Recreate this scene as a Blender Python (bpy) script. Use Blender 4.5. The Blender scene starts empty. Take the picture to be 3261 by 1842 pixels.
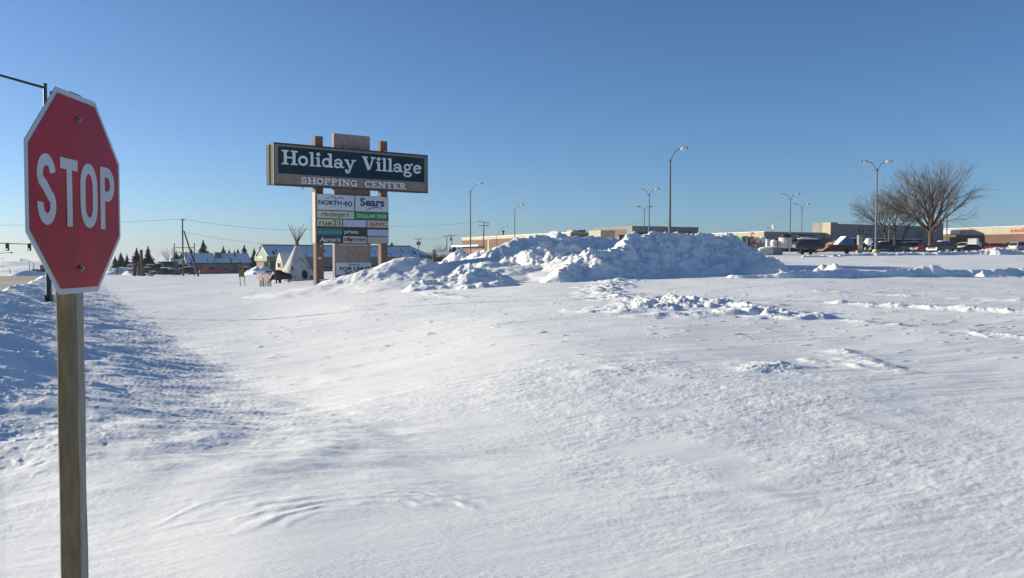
import bpy, bmesh, math, random
import numpy as np
from mathutils import Vector, Matrix, Euler
R = math.radians
random.seed(7)
col = bpy.context.scene.collection
scene = bpy.context.scene

# ------------------------------------------------------------------ camera, sky, sun, exposure
FPX, CX, CY, HORIZON, EYE = 2734.0, 1630.5, 921.0, 826.0, 1.6
PITCH = math.atan((CY - HORIZON) / FPX)
cam = bpy.data.cameras.new('camera')
cam.sensor_width = 36.0
cam.lens = FPX / 3261.0 * 36.0
cam.clip_start = 0.05
cam.clip_end = 20000.0
cam_o = bpy.data.objects.new('camera', cam)
cam_o.location = (0, 0, EYE)
cam_o.rotation_euler = (R(90) - PITCH, 0, 0)
col.objects.link(cam_o)
scene.camera = cam_o

SUN_AZ_AHEAD, SUN_EL = 16.0, 14.0      # sun off to the left and a little ahead of the viewer
sd = Vector((-math.cos(R(SUN_AZ_AHEAD)) * math.cos(R(SUN_EL)), math.sin(R(SUN_AZ_AHEAD)) * math.cos(R(SUN_EL)), math.sin(R(SUN_EL))))
world = bpy.data.worlds.new('World')
scene.world = world
world.use_nodes = True
wn = world.node_tree
bg = wn.nodes['Background']
sky = wn.nodes.new('ShaderNodeTexSky')
sky.sky_type = 'NISHITA'
sky.sun_disc = False
sky.sun_elevation = R(SUN_EL)
sky.sun_rotation = math.atan2(sd.x, sd.y)
sky.altitude = 2700
sky.air_density = 1.0
sky.dust_density = 5.0
sky.ozone_density = 4.6
wn.links.new(sky.outputs[0], bg.inputs[0])
bg.inputs[1].default_value = 0.069
sl = bpy.data.lights.new('sun', 'SUN')
sl.energy = 3.8
sl.angle = R(0.5)
sl.color = (1.0, 0.915, 0.73)
sun_o = bpy.data.objects.new('sun', sl)
sun_o.rotation_euler = sd.to_track_quat('Z', 'Y').to_euler()
sun_o.location = (-40, 10, 40)
col.objects.link(sun_o)
scene.view_settings.view_transform = 'Standard'
scene.view_settings.look = 'None'
scene.view_settings.gamma = 1.0
scene.view_settings.exposure = 1.0

# ------------------------------------------------------------------ helpers
def at(px, py, D):
    """Point at depth D (metres along +Y) on the sight line of a photograph pixel."""
    cx, cz = (px - CX) / FPX, -(py - CY) / FPX
    y = math.cos(PITCH) + math.sin(PITCH) * cz
    z = -math.sin(PITCH) + math.cos(PITCH) * cz
    return Vector((cx / y * D, D, EYE + z / y * D))
def tag(o, label=None, cat=None, group=None, kind=None):
    if label: o['label'] = label
    if cat: o['category'] = cat
    if group: o['group'] = group
    if kind: o['kind'] = kind
    return o
def thing(name, label, cat, loc=(0, 0, 0), rz=0.0, group=None):
    o = bpy.data.objects.new(name, None)
    o.empty_display_size = 0.3
    col.objects.link(o)
    o.location = loc
    o.rotation_euler = (0, 0, rz)
    return tag(o, label, cat, group)
def copy_tree(o, parent=None):
    c = o.copy()
    col.objects.link(c)
    c.parent = parent
    for ch in list(o.children):
        copy_tree(ch, c)
    return c

_mats = {}
def mat(name, colr, rough=0.7, metal=0.0, var=0.12, scale=4.0, bump=0.0, bscale=30.0, stretch=None, col2=None, emit=None, spec=None):
    if name in _mats: return _mats[name]
    m = bpy.data.materials.new(name)
    m.use_nodes = True
    nt = m.node_tree
    b = nt.nodes['Principled BSDF']
    b.inputs['Roughness'].default_value = rough
    b.inputs['Metallic'].default_value = metal
    if spec is not None: b.inputs['Specular IOR Level'].default_value = spec
    tc = nt.nodes.new('ShaderNodeTexCoord')
    mp = nt.nodes.new('ShaderNodeMapping')
    if stretch: mp.inputs['Scale'].default_value = stretch
    nt.links.new(tc.outputs['Object'], mp.inputs['Vector'])
    n = nt.nodes.new('ShaderNodeTexNoise')
    n.inputs['Scale'].default_value = scale
    n.inputs['Detail'].default_value = 5
    nt.links.new(mp.outputs[0], n.inputs['Vector'])
    mx = nt.nodes.new('ShaderNodeMix'); mx.data_type = 'RGBA'
    c2 = col2 if col2 else tuple(max(0, c * (1 - 2.2 * var)) for c in colr)
    c1 = colr if col2 else tuple(min(1, c * (1 + var)) for c in colr)
    rmp = nt.nodes.new('ShaderNodeMapRange')
    rmp.inputs[1].default_value = 0.3; rmp.inputs[2].default_value = 0.72
    nt.links.new(n.outputs[0], rmp.inputs[0])
    nt.links.new(rmp.outputs[0], mx.inputs[0])
    mx.inputs[6].default_value = (*c1, 1); mx.inputs[7].default_value = (*c2, 1)
    nt.links.new(mx.outputs[2], b.inputs['Base Color'])
    if bump:
        n2 = nt.nodes.new('ShaderNodeTexNoise'); n2.inputs['Scale'].default_value = bscale; n2.inputs['Detail'].default_value = 6
        nt.links.new(mp.outputs[0], n2.inputs['Vector'])
        bp = nt.nodes.new('ShaderNodeBump'); bp.inputs['Strength'].default_value = bump; bp.inputs['Distance'].default_value = 0.02
        nt.links.new(n2.outputs[0], bp.inputs['Height'])
        nt.links.new(bp.outputs[0], b.inputs['Normal'])
    if emit:
        b.inputs['Emission Color'].default_value = (*emit[0], 1); b.inputs['Emission Strength'].default_value = emit[1]
    _mats[name] = m
    return m

class MB:
    """Collects shapes and links them as one mesh object."""
    def __init__(s): s.v = []; s.f = []
    def add(s, vs, fs):
        k = len(s.v)
        s.v.extend([tuple(v) for v in vs]); s.f.extend([tuple(i + k for i in f) for f in fs])
        return s
    def box(s, x0, x1, y0, y1, z0, z1, taper=0.0):
        t = taper
        s.add([(x0, y0, z0), (x1, y0, z0), (x1, y1, z0), (x0, y1, z0), (x0 + t, y0 + t, z1), (x1 - t, y0 + t, z1), (x1 - t, y1 - t, z1), (x0 + t, y1 - t, z1)],
              [(3, 2, 1, 0), (4, 5, 6, 7), (0, 1, 5, 4), (1, 2, 6, 5), (2, 3, 7, 6), (3, 0, 4, 7)])
        return s
    def tube(s, pts, rad, n=8, cap=True):
        pts = [Vector(p) for p in pts]
        if not hasattr(rad, '__len__'): rad = [rad] * len(pts)
        rings = []
        up = Vector((0, 0, 1))
        for i, p in enumerate(pts):
            d = (pts[min(i + 1, len(pts) - 1)] - pts[max(i - 1, 0)])
            if d.length < 1e-9: d = Vector((0, 0, 1))
            d.normalize()
            a = d.cross(up)
            if a.length < 1e-3: a = d.cross(Vector((0, 1, 0)))
            a.normalize(); b = a.cross(d).normalized()
            rings.append([p + (a * math.cos(t) + b * math.sin(t)) * rad[i] for t in [2 * math.pi * k / n for k in range(n)]])
        vs = [q for r in rings for q in r]
        fs = []
        for i in range(len(pts) - 1):
            for k in range(n):
                fs.append((i * n + k, i * n + (k + 1) % n, (i + 1) * n + (k + 1) % n, (i + 1) * n + k))
        if cap:
            fs.append(tuple(range(n))[::-1]); fs.append(tuple((len(pts) - 1) * n + k for k in range(n)))
        return s.add(vs, fs)
    def prism(s, poly, y0, y1):
        """poly: (x, z) outline extruded from y0 to y1"""
        n = len(poly)
        vs = [(x, y0, z) for x, z in poly] + [(x, y1, z) for x, z in poly]
        fs = [tuple(range(n)), tuple(range(2 * n - 1, n - 1, -1))] + [(i, i + n, (i + 1) % n + n, (i + 1) % n) for i in range(n)]
        return s.add(vs, fs)
    def quad(s, a, b, c, d): return s.add([a, b, c, d], [(0, 1, 2, 3)])
    def ell(s, c, r, n=12, m=8, rot=None):
        vs = []; fs = []
        for j in range(m + 1):
            ph = math.pi * j / m
            for i in range(n):
                t = 2 * math.pi * i / n
                p = Vector((r[0] * math.sin(ph) * math.cos(t), r[1] * math.sin(ph) * math.sin(t), r[2] * math.cos(ph)))
                if rot: p.rotate(rot)
                vs.append(Vector(c) + p)
        for j in range(m):
            for i in range(n):
                fs.append((j * n + i, j * n + (i + 1) % n, (j + 1) * n + (i + 1) % n, (j + 1) * n + i))
        return s.add(vs, fs)
    def build(s, name, m, parent=None, smooth=False, bevel=0.0, loc=None):
        me = bpy.data.meshes.new(name)
        me.from_pydata(s.v, [], s.f)
        bm = bmesh.new(); bm.from_mesh(me)
        if smooth: bmesh.ops.remove_doubles(bm, verts=bm.verts, dist=1e-5)
        bmesh.ops.recalc_face_normals(bm, faces=bm.faces)
        bm.to_mesh(me); bm.free()
        if m: me.materials.append(m)
        if smooth:
            for p in me.polygons: p.use_smooth = True
        o = bpy.data.objects.new(name, me)
        col.objects.link(o)
        if parent: o.parent = parent
        if loc is not None: o.location = loc
        if bevel:
            b = o.modifiers.new('bevel', 'BEVEL'); b.width = bevel; b.segments = 2; b.limit_method = 'ANGLE'
        return o

# ------------------------------------------------------------------ vectorised noise
def _hash(ix, iy, seed):
    h = (ix.astype(np.int64) * 374761393 + iy.astype(np.int64) * 668265263 + seed * 974634777) & 0xffffffff
    h = ((h ^ (h >> 13)) * 1274126177) & 0xffffffff
    return ((h ^ (h >> 16)) & 0xffff) / 65535.0
def perlin(x, y, seed=0):
    ix = np.floor(x); iy = np.floor(y); fx = x - ix; fy = y - iy
    u = fx * fx * fx * (fx * (fx * 6 - 15) + 10); v = fy * fy * fy * (fy * (fy * 6 - 15) + 10)
    def g(dx, dy):
        a = _hash(ix + dx, iy + dy, seed) * 2 * np.pi
        return np.cos(a) * (fx - dx) + np.sin(a) * (fy - dy)
    a = g(0, 0); b = g(1, 0); c = g(0, 1); d = g(1, 1)
    return ((a + u * (b - a)) * (1 - v) + (c + u * (d - c)) * v) * 1.5
def fbm(x, y, octv=4, seed=0, gain=0.5):
    s = 0; a = 1.0
    for i in range(octv):
        s = s + a * perlin(x * 2 ** i + 17.3 * i, y * 2 ** i - 9.1 * i, seed + i); a *= gain
    return s
def clods(x, y, scale, seed=0, rad=0.6, dens=0.6):
    """rounded lumps: each cell may hold one lump of random size; returns lump height 0..1"""
    X = x / scale; Y = y / scale
    X, Y = X + .28 * perlin(X * 1.7, Y * 1.7, seed + 7), Y + .28 * perlin(X * 1.7 + 5, Y * 1.7, seed + 8)
    ix = np.floor(X); iy = np.floor(Y)
    out = np.zeros_like(X)
    for dx in (-1, 0, 1):
        for dy in (-1, 0, 1):
            cx = ix + dx; cy = iy + dy
            px = cx + _hash(cx, cy, seed); py = cy + _hash(cx, cy, seed + 1)
            r = rad * (0.35 + 0.65 * _hash(cx, cy, seed + 2)) * (_hash(cx, cy, seed + 3) < dens)
            an = _hash(cx, cy, seed + 4) * 3.14
            ca, sa = np.cos(an), np.sin(an)
            ex = X - px; ey = Y - py
            a1 = np.abs(ex * ca + ey * sa); a2 = np.abs(ey * ca - ex * sa) * 1.25
            d = .55 * np.maximum(a1, a2) + .5 * np.hypot(ex, ey)
            tilt = 1 + .9 * (ex * ca - ey * sa)
            out = np.maximum(out, np.clip((r - d) * 1.9 * tilt, 0, r * .8 * tilt))
    return out
def sstep(a, b, x):
    t = np.clip((x - a) / (b - a), 0, 1)
    return t * t * (3 - 2 * t)

# ------------------------------------------------------------------ terrain height (world x, y -> z)
_cols = np.array([-900, 0, 400, 800, 1200, 1630, 2100, 2600, 3261, 4200], float)
_ct = (_cols - CX) / FPX
_rows = np.array([1.5, 4.3, 7, 11, 17, 26, 36, 50, 70, 100, 150, 230, 400, 1000, 2500, 6000], float)
_tab = np.array([
 [0, 0, 0, 0, 0, 0, 0, 0, 0, 0],
 [-.10, -.08, -.05, 0, 0, 0, 0, 0, 0, 0],
 [-.35, -.32, -.22, -.12, -.05, 0, .02, .02, 0, 0],
 [-.50, -.50, -.48, -.37, -.17, .02, .08, .05, 0, 0],
 [-.60, -.60, -.65, -.57, -.29, .05, .12, .08, .05, .05],
 [-.60, -.60, -.74, -.68, -.32, .06, .15, .15, .15, .15],
 [-.60, -.60, -.80, -.80, -.27, .10, .28, .36, .24, .2],
 [-.62, -.62, -.86, -.80, -.30, .30, .58, .62, .40, .36],
 [-.68, -.66, -.88, -.85, -.40, .50, 1.05, 1.08, .98, .9],
 [-.80, -.74, -.95, -1.15, -.50, .80, 1.7, 1.82, 1.8, 1.8],
 [-1.3, -1.10, -1.2, -1.35, -.45, 1.2, 2.5, 2.75, 2.8, 2.8],
 [-3.2, -3.1, -2.5, -2.2, -.60, 1.8, 3.3, 3.5, 3.4, 3.4],
 [-7, -6.5, -5, -4, -1.0, 2.5, 3.6, 3.6, 3.6, 3.6],
 [-17, -16, -12, -9, -4, 0, 2, 2, 2, 2],
 [-36, -36, -34, -30, -25, -20, -15, -15, -15, -15],
 [-60] * 10], float)
_trr = np.log(_rows)
def table(x, y):
    r = np.sqrt(x * x + y * y)
    yy = np.maximum(y, 0.35 * r)
    t = np.clip(x / np.maximum(yy, 0.1), _ct[0], _ct[-1])
    l = np.log(np.clip(yy, _rows[0], _rows[-1] * 0.999))
    ci = np.clip(np.searchsorted(_ct, t) - 1, 0, len(_ct) - 2)
    ri = np.clip(np.searchsorted(_trr, l) - 1, 0, len(_trr) - 2)
    u = (t - _ct[ci]) / (_ct[ci + 1] - _ct[ci]); v = (l - _trr[ri]) / (_trr[ri + 1] - _trr[ri])
    def catmull(p0, p1, p2, p3, s):
        return p1 + 0.5 * s * (p2 - p0 + s * (2 * p0 - 5 * p1 + 4 * p2 - p3 + s * (3 * (p1 - p2) + p3 - p0)))
    rows_ = []
    nr, nc = _tab.shape
    for k in (-1, 0, 1, 2):
        rr = np.clip(ri + k, 0, nr - 1)
        rows_.append(catmull(*[_tab[rr, np.clip(ci + j, 0, nc - 1)] for j in (-1, 0, 1, 2)], u))
    return catmull(*rows_, v)
def road_q(x, y):            # signed metres right of the snow berm crest that runs along the road
    return (x + 0.512 * (y - 36) + 21.5) / 1.123
def road_z(y):
    return np.interp(y, [-50, 0, 36, 60, 100, 130, 160, 200, 300, 400, 1200], [-.5, -.5, -.62, -.68, -.78, -.92, -1.5, -2.5, -4.6, -7, -20])
WIND = R(24)
def base_height(x, y):
    z = table(x, y)
    q = road_q(x, y)
    fade = sstep(4.8, 9.6, y)
    H = np.interp(y, [0, 36, 60, 120, 250, 600], [1.12, .84, .55, .5, .5, .3])
    prof = np.where(q > 0, np.clip(1 - q / 5.4, 0, 1) ** 1.3, np.clip(1 + q / 1.6, 0, 1))
    prof = prof * sstep(-1.8, -0.6, q)
    far = 1 - sstep(450, 700, y)
    z = z + H * prof * fade
    cut = sstep(0.0, 1.4, -q) * (1 - sstep(24, 27, -q)) * far
    z = z * (1 - cut) + (road_z(y) - 0.12) * cut
    return z
def poly_dist(x, y, pts):
    """signed distance to a polyline (positive on its right side walking along) and arc parameter 0..1"""
    best = np.full_like(x, 1e9); sgn = np.ones_like(x); par = np.zeros_like(x)
    L = [math.hypot(b[0] - a[0], b[1] - a[1]) for a, b in zip(pts[:-1], pts[1:])]
    tot = sum(L); acc = 0
    for (a, b), l in zip(zip(pts[:-1], pts[1:]), L):
        ux, uy = (b[0] - a[0]) / l, (b[1] - a[1]) / l
        t = np.clip(((x - a[0]) * ux + (y - a[1]) * uy), 0, l)
        dx = x - a[0] - t * ux; dy = y - a[1] - t * uy
        d = np.hypot(dx, dy)
        m = d < best
        best = np.where(m, d, best); sgn = np.where(m, np.sign(dx * uy - dy * ux), sgn); par = np.where(m, (acc + t) / tot, par)
        acc += l
    return best, sgn, par
def hit(px, py, off=0.0):
    """where a sight line of the photograph meets the smooth terrain"""
    prev = 3.5
    D = 3.5
    while D < 900:
        p = at(px, py, D)
        if p.z < float(base_height(np.array([p.x]), np.array([p.y]))[0]) + off: break
        prev = D; D *= 1.01
    return at(px, py, 0.5 * (prev + D))
def gz(x, y):
    return float(base_height(np.array([float(x)]), np.array([float(y)]))[0])

# ridges blown into the near snow: photograph polylines, height, width
_ridge_px = [
 ([(2120, 1590), (2300, 1545), (2420, 1560), (2540, 1600), (2800, 1640)], .03, .10),
 ([(2500, 1448), (2700, 1452), (2900, 1480), (3030, 1520)], .04, .10),
 ([(1150, 1230), (1080, 1190), (1000, 1170)], .05, .3),
 ([(820, 1300), (900, 1240), (1000, 1150)], .06, .5),
]
RIDGES = [([tuple(hit(*p).xy) for p in pts], h, w) for pts, h, w in _ridge_px]
# rough, clotted strips: polyline, half-width (m), clod size (m), lift (m)
_rough_px = [
 ([(1985, 884), (1950, 905), (1915, 932), (1975, 952), (2080, 966), (2200, 985)], 0.9, .22, .22),
 ([(2020, 990), (2120, 975), (2260, 970), (2380, 990), (2480, 1008)], 1.2, .22, .28),
 ([(2130, 1012), (2250, 1005), (2330, 1004)], 0.7, .2, .12),
 ([(2600, 932), (2760, 938), (2900, 946), (3100, 953), (3330, 962)], .30, .16, .10),
 ([(2680, 966), (2830, 978), (3000, 986), (3150, 993), (3360, 1006)], .35, .18, .20),
 ([(2650, 1026), (2760, 1034), (2850, 1040)], .35, .18, .10),
 ([(3100, 1068), (3180, 1076), (3300, 1086)], .3, .2, .10),
 ([(2520, 878), (2800, 880), (3000, 882), (3400, 882)], .45, .25, .14),
 ([(1360, 935), (1420, 945), (1500, 948)], .5, .2, .12),
 ([(1150, 975), (1270, 965), (1340, 955)], .6, .25, .05),
 ([(860, 925), (960, 930), (1060, 942)], 2.6, .30, .03),
 ([(600, 940), (700, 932), (800, 934)], 2.4, .32, .05),
 ([(2420, 1180), (2520, 1162), (2620, 1150)], .30, .15, .09),
 ([(2690, 1120), (2760, 1150), (2860, 1178)], .30, .15, .055),
 ([(2480, 895), (2600, 902), (2900, 905)], .5, .3, .04),
 ([(2000, 1190), (2300, 1240), (2600, 1330), (2700, 1420)], 2.3, .16, .018),
 ([(1500, 1280), (1800, 1200), (2100, 1180)], 2.0, .14, .012),
]
ROUGH = [([tuple(hit(*p).xy) for p in pts], hw, cs, lf) for pts, hw, cs, lf in _rough_px]

def fine_height(x, y):
    z = base_height(x, y)
    r = np.hypot(x, y)
    q = road_q(x, y)
    xr = x * math.cos(WIND) + y * math.sin(WIND); yr = -x * math.sin(WIND) + y * math.cos(WIND)
    offroad = 1 - sstep(0.3, 1.4, -q) * (1 - sstep(24, 27, -q))
    near = 1 - sstep(90, 200, r)
    z = z + offroad * near * (.5 + .5 * sstep(8, 20, r)) * 0.06 * fbm(x * .13 + 3, y * .13, 3, 11)
    # wind-scoured sastrugi, long across the view
    m = 0.35 + 0.65 * sstep(-.25, .45, fbm(x * .22, y * .22, 2, 31))
    s1 = fbm(xr * .55, yr * 3.0, 3, 41)
    s2 = fbm(xr * 2.6 + 2 * s1, yr * 7.5, 4, 51, .6)
    s3 = fbm(xr * 14, yr * 24.0, 2, 61)
    near2 = 1 - sstep(30, 90, r); near3 = 1 - sstep(9, 22, r)
    z = z + offroad * m * (near * (.35 + .65 * sstep(6, 20, r)) * .012 * s1 + near2 * .0019 * s2 + near3 * .0005 * s3)
    z = z + offroad * (1 - sstep(25, 60, r)) * (.014 * fbm(xr * .5 + 7, yr * .9, 2, 66) * sstep(3, 9, r))
    # scattered sharp lips
    lip = np.clip(fbm(xr * 1.5 + 40, yr * 4.6, 3, 71) - .60, 0, 1)
    z = z + offroad * near * lip * .055 * sstep(8, 20, r)
    for pts, h, w in RIDGES:
        mm = (x > min(p[0] for p in pts) - 2) & (x < max(p[0] for p in pts) + 2) & (y > min(p[1] for p in pts) - 2) & (y < max(p[1] for p in pts) + 2)
        if not mm.any(): continue
        d, sg, par = poly_dist(x[mm], y[mm], pts)
        prof = np.exp(-((d + w * .4 * perlin(x[mm] * 2.5, y[mm] * 2.5, 81)) / (w * 1.6)) ** 2)
        z[mm] += .35 * h * prof * sstep(0, .35, par) * sstep(0, .4, 1 - par)
    # arcs of wind ripples in the near left snow
    cx, cy = -1.0, 4.95
    mm = (np.abs(x - cx) < 2.4) & (y > 3.5) & (y < 8)
    if mm.any():
        X, Y = x[mm] - cx, y[mm] - cy
        wv = .22 * perlin(X * 1.3, Y * 1.3, 121) + .09 * perlin(X * 3.1, Y * 3.1, 122) + .03 * perlin(X * 9, Y * 9, 125)
        rr = np.hypot(X * .85, Y) + wv
        th = np.arctan2(Y, X)
        ph = rr / (.19 + .04 * perlin(X * .9 + 4, Y * .9, 123))
        f = ph - np.floor(ph)
        saw = np.where(f < .42, sstep(0, .42, f), 1 - sstep(.42, 1, f)) * (.45 + .55 * _hash(np.floor(ph), np.floor(ph), 9))
        k = sstep(.25, .7, rr) * (1 - sstep(1.0, 1.5, rr)) * sstep(.35, 1.0, th) * (1 - sstep(2.5, 3.1, th)) * sstep(-.3, .5, fbm(X * 1.6, Y * 1.6, 3, 124) + .12)
        z[mm] += .0125 * saw * k
    for pts, hw, cs, lf in ROUGH:
        e = hw * 3 + 1
        mm = (x > min(p[0] for p in pts) - e) & (x < max(p[0] for p in pts) + e) & (y > min(p[1] for p in pts) - e) & (y < max(p[1] for p in pts) + e)
        if not mm.any(): continue
        X, Y = x[mm], y[mm]
        d, sg, par = poly_dist(X, Y, pts)
        d = d * (1 + .5 * perlin(X / hw * .8, Y / hw * .8, 91))
        k = np.clip(1 - d / (hw * 1.6), 0, 1)
        k = k * sstep(-.35, .25, fbm(X * .9, Y * .9, 2, 93) + k * .6)
        c = clods(X, Y, cs * .7, 95, .6, .6) * cs * .7 + clods(X + 3, Y, cs * 1.5, 97, .5, .3) * cs * 1.5 * .8
        XR = X * math.cos(WIND) + Y * math.sin(WIND); YR = -X * math.sin(WIND) + Y * math.cos(WIND)
        fr = np.abs(fbm(XR * 3.2, YR * 6.5, 4, 98, .6))
        z[mm] += k * (lf * .8 * (.6 + .5 * fbm(X * 1.5, Y * 1.5, 2, 99)) + (fr - .3) * (.004 + lf * .14) + c * (min(.20, lf * 1.0) if lf > .04 else lf * .12))
    # clotted face of the roadside berm
    kb = sstep(-1.6, -.6, q) * (1 - sstep(2.2, 6.5, q + 1.0 * perlin(x * .3, y * .3, 5))) * sstep(4.5, 9, y)
    b = fbm(x * .5, y * .5, 3, 101) * .10 + fbm(x * .28 + y * .1, y * .9, 2, 103) * .11 * sstep(1, 4, q) * sstep(7, 13, y)
    c = clods(x, y, .20, 105, .5, .3) * .17 + clods(x, y, .10, 107, .55, .5) * .085 + .028 * fbm(x * 4, y * 6, 4, 110, .6)
    cm = sstep(-.5, .3, fbm(x * .35, y * .35, 2, 109))
    st_ = fbm(x * .9 - y * .15, y * 4.2 + x * .5, 4, 111, .55) * .030 * sstep(1.5, 4, q)
    kc = .8 - .65 * sstep(.8, 3.4, q)
    z = z + (kb * (b + c * kc * (.35 + .65 * cm) * .8) + sstep(1, 3, q) * (1 - sstep(4.4, 7.0, q)) * sstep(5, 9, y) * st_) * (1 - sstep(120, 300, r))
    # low snow banks either side of the far road
    return z

def grid_mesh(name, X, Y, Z, m, wrap=False):
    nr, nc = X.shape
    co = np.stack([X, Y, Z], -1).reshape(-1, 3).astype(np.float32)
    i = np.arange(nr * nc).reshape(nr, nc)
    if wrap:
        i = np.concatenate([i, i[:, :1]], 1)
    a = i[:-1, :-1].ravel(); b = i[:-1, 1:].ravel(); c = i[1:, 1:].ravel(); d = i[1:, :-1].ravel()
    fs = np.stack([a, b, c, d], -1).astype(np.int32)
    me = bpy.data.meshes.new(name)
    me.vertices.add(len(co)); me.vertices.foreach_set('co', co.ravel())
    me.loops.add(fs.size); me.loops.foreach_set('vertex_index', fs.ravel())
    me.polygons.add(len(fs))
    me.polygons.foreach_set('loop_start', np.arange(0, fs.size, 4, dtype=np.int32))
    me.polygons.foreach_set('loop_total', np.full(len(fs), 4, np.int32))
    me.polygons.foreach_set('use_smooth', np.ones(len(fs), bool))
    me.update(calc_edges=True)
    me.materials.append(m)
    o = bpy.data.objects.new(name, me)
    col.objects.link(o)
    return o

def snow_material(name, dirt=0.0, bump=1.0):
    m = bpy.data.materials.new(name); m.use_nodes = True
    nt = m.node_tree; b = nt.nodes['Principled BSDF']
    b.inputs['Roughness'].default_value = 0.75
    b.inputs['Specular IOR Level'].default_value = 0.25
    tc = nt.nodes.new('ShaderNodeTexCoord')
    mp = nt.nodes.new('ShaderNodeMapping'); mp.inputs['Rotation'].default_value = (0, 0, -WIND); mp.inputs['Scale'].default_value = (1, 2.6, 1)
    nt.links.new(tc.outputs['Object'], mp.inputs['Vector'])
    n = nt.nodes.new('ShaderNodeTexNoise'); n.inputs['Scale'].default_value = 0.5; n.inputs['Detail'].default_value = 6
    nt.links.new(mp.outputs[0], n.inputs['Vector'])
    mx = nt.nodes.new('ShaderNodeMix'); mx.data_type = 'RGBA'
    mx.inputs[6].default_value = (.83, .835, .825, 1); mx.inputs[7].default_value = (.90, .895, .88, 1)
    nt.links.new(n.outputs[0], mx.inputs[0])
    last = mx.outputs[2]
    # grains of grit blown over the snow
    v = nt.nodes.new('ShaderNodeTexNoise'); v.inputs['Scale'].default_value = 42; v.inputs['Detail'].default_value = 2
    nt.links.new(mp.outputs[0], v.inputs['Vector'])
    rr = nt.nodes.new('ShaderNodeMapRange'); rr.inputs[1].default_value = 0.63; rr.inputs[2].default_value = 0.70; rr.inputs[4].default_value = .40 
    nt.links.new(v.outputs[0], rr.inputs[0])
    m2 = nt.nodes.new('ShaderNodeMix'); m2.data_type = 'RGBA'; m2.inputs[7].default_value = (.52, .52, .55, 1)
    nt.links.new(rr.outputs[0], m2.inputs[0]); nt.links.new(last, m2.inputs[6]); last = m2.outputs[2]
    if dirt:
        n3 = nt.nodes.new('ShaderNodeTexNoise'); n3.inputs['Scale'].default_value = 1.3; n3.inputs['Detail'].default_value = 8; n3.inputs['Roughness'].default_value = .7
        nt.links.new(tc.outputs['Object'], n3.inputs['Vector'])
        r3 = nt.nodes.new('ShaderNodeMapRange'); r3.inputs[1].default_value = .5; r3.inputs[2].default_value = .85; r3.inputs[4].default_value = dirt
        nt.links.new(n3.outputs[0], r3.inputs[0])
        m3 = nt.nodes.new('ShaderNodeMix'); m3.data_type = 'RGBA'; m3.inputs[7].default_value = (.50, .46, .42, 1)
        nt.links.new(r3.outputs[0], m3.inputs[0]); nt.links.new(last, m3.inputs[6]); last = m3.outputs[2]
    nt.links.new(last, b.inputs['Base Color'])
    n4 = nt.nodes.new('ShaderNodeTexNoise'); n4.inputs['Scale'].default_value = 22; n4.inputs['Detail'].default_value = 7; n4.inputs['Roughness'].default_value = .62
    nt.links.new(mp.outputs[0], n4.inputs['Vector'])
    bp = nt.nodes.new('ShaderNodeBump'); bp.inputs['Strength'].default_value = 0.55 * bump; bp.inputs['Distance'].default_value = 0.012
    n5 = nt.nodes.new('ShaderNodeTexNoise'); n5.inputs['Scale'].default_value = .9; n5.inputs['Detail'].default_value = 3
    nt.links.new(tc.outputs['Object'], n5.inputs['Vector'])
    r5 = nt.nodes.new('ShaderNodeMapRange'); r5.inputs[1].default_value = .38; r5.inputs[2].default_value = .66; r5.inputs[3].default_value = .18 * bump; r5.inputs[4].default_value = .62 * bump
    nt.links.new(n5.outputs[0], r5.inputs[0]); nt.links.new(r5.outputs[0], bp.inputs['Strength'])
    nt.links.new(n4.outputs[0], bp.inputs['Height']); nt.links.new(bp.outputs[0], b.inputs['Normal'])
    return m
SNOW = snow_material('wind_packed_snow')
SNOW_PILE = snow_material('plowed_snow', .5, 1.4)

# one ground sheet: polar grid, fine where the camera looks
dense = np.tan(np.linspace(-math.atan(.70), math.atan(.70), 1150))
th_d = np.arctan(dense)
th_c = np.linspace(math.atan(.70), 2 * math.pi - math.atan(.70), 120)[1:-1]
TH = np.concatenate([th_d, th_c])
RR = np.concatenate([np.linspace(.3, 3.2, 12)[:-1], np.geomspace(3.2, 160, 1150), np.geomspace(160, 7000, 160)[1:]])
T2, R2 = np.meshgrid(TH, RR)
GX = R2 * np.sin(T2); GY = R2 * np.cos(T2)
GZ = fine_height(GX.ravel(), GY.ravel()).reshape(GX.shape)
ground = grid_mesh('snow_ground', GX, GY, GZ, SNOW, wrap=True)
tag(ground, kind='structure')

# road surface
rows = np.concatenate([np.arange(-40, 160, 2.0), np.arange(160, 900, 10)])
qs = np.linspace(-24.5, -0.9, 24)
RY, RQ = np.meshgrid(rows, qs, indexing='ij')
RX = RQ * 1.123 - .512 * (RY - 36) - 21.5
road = grid_mesh('road', RX, RY, road_z(RY) - .02, mat('gritty_packed_road', (.42, .37, .30), .8, var=.22, scale=.25, bump=.4, bscale=3, stretch=(1, .25, 1)), False)
tag(road, kind='structure')

# far snowy hills beyond the road
hx = np.linspace(-5200, 1800, 260); hy = np.linspace(1500, 6500, 130)
HX, HY = np.meshgrid(hx, hy)
u = (HY - 1500) / 5000
hh = -56 + sstep(.02, .6, u) * (48 + 26 * fbm(HX / 1100, HY / 900, 5, 201)) + 45 * np.abs(fbm(HX / 520 + HY / 900, HY / 900, 4, 203)) * sstep(.1, .5, u)
hh = np.minimum(hh, 1.6 - 7.0 * HY / FPX + 2 * fbm(HX / 300, HY / 300, 2, 5))
tag(grid_mesh('hills', HX, HY, hh, SNOW), kind='structure')
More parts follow.
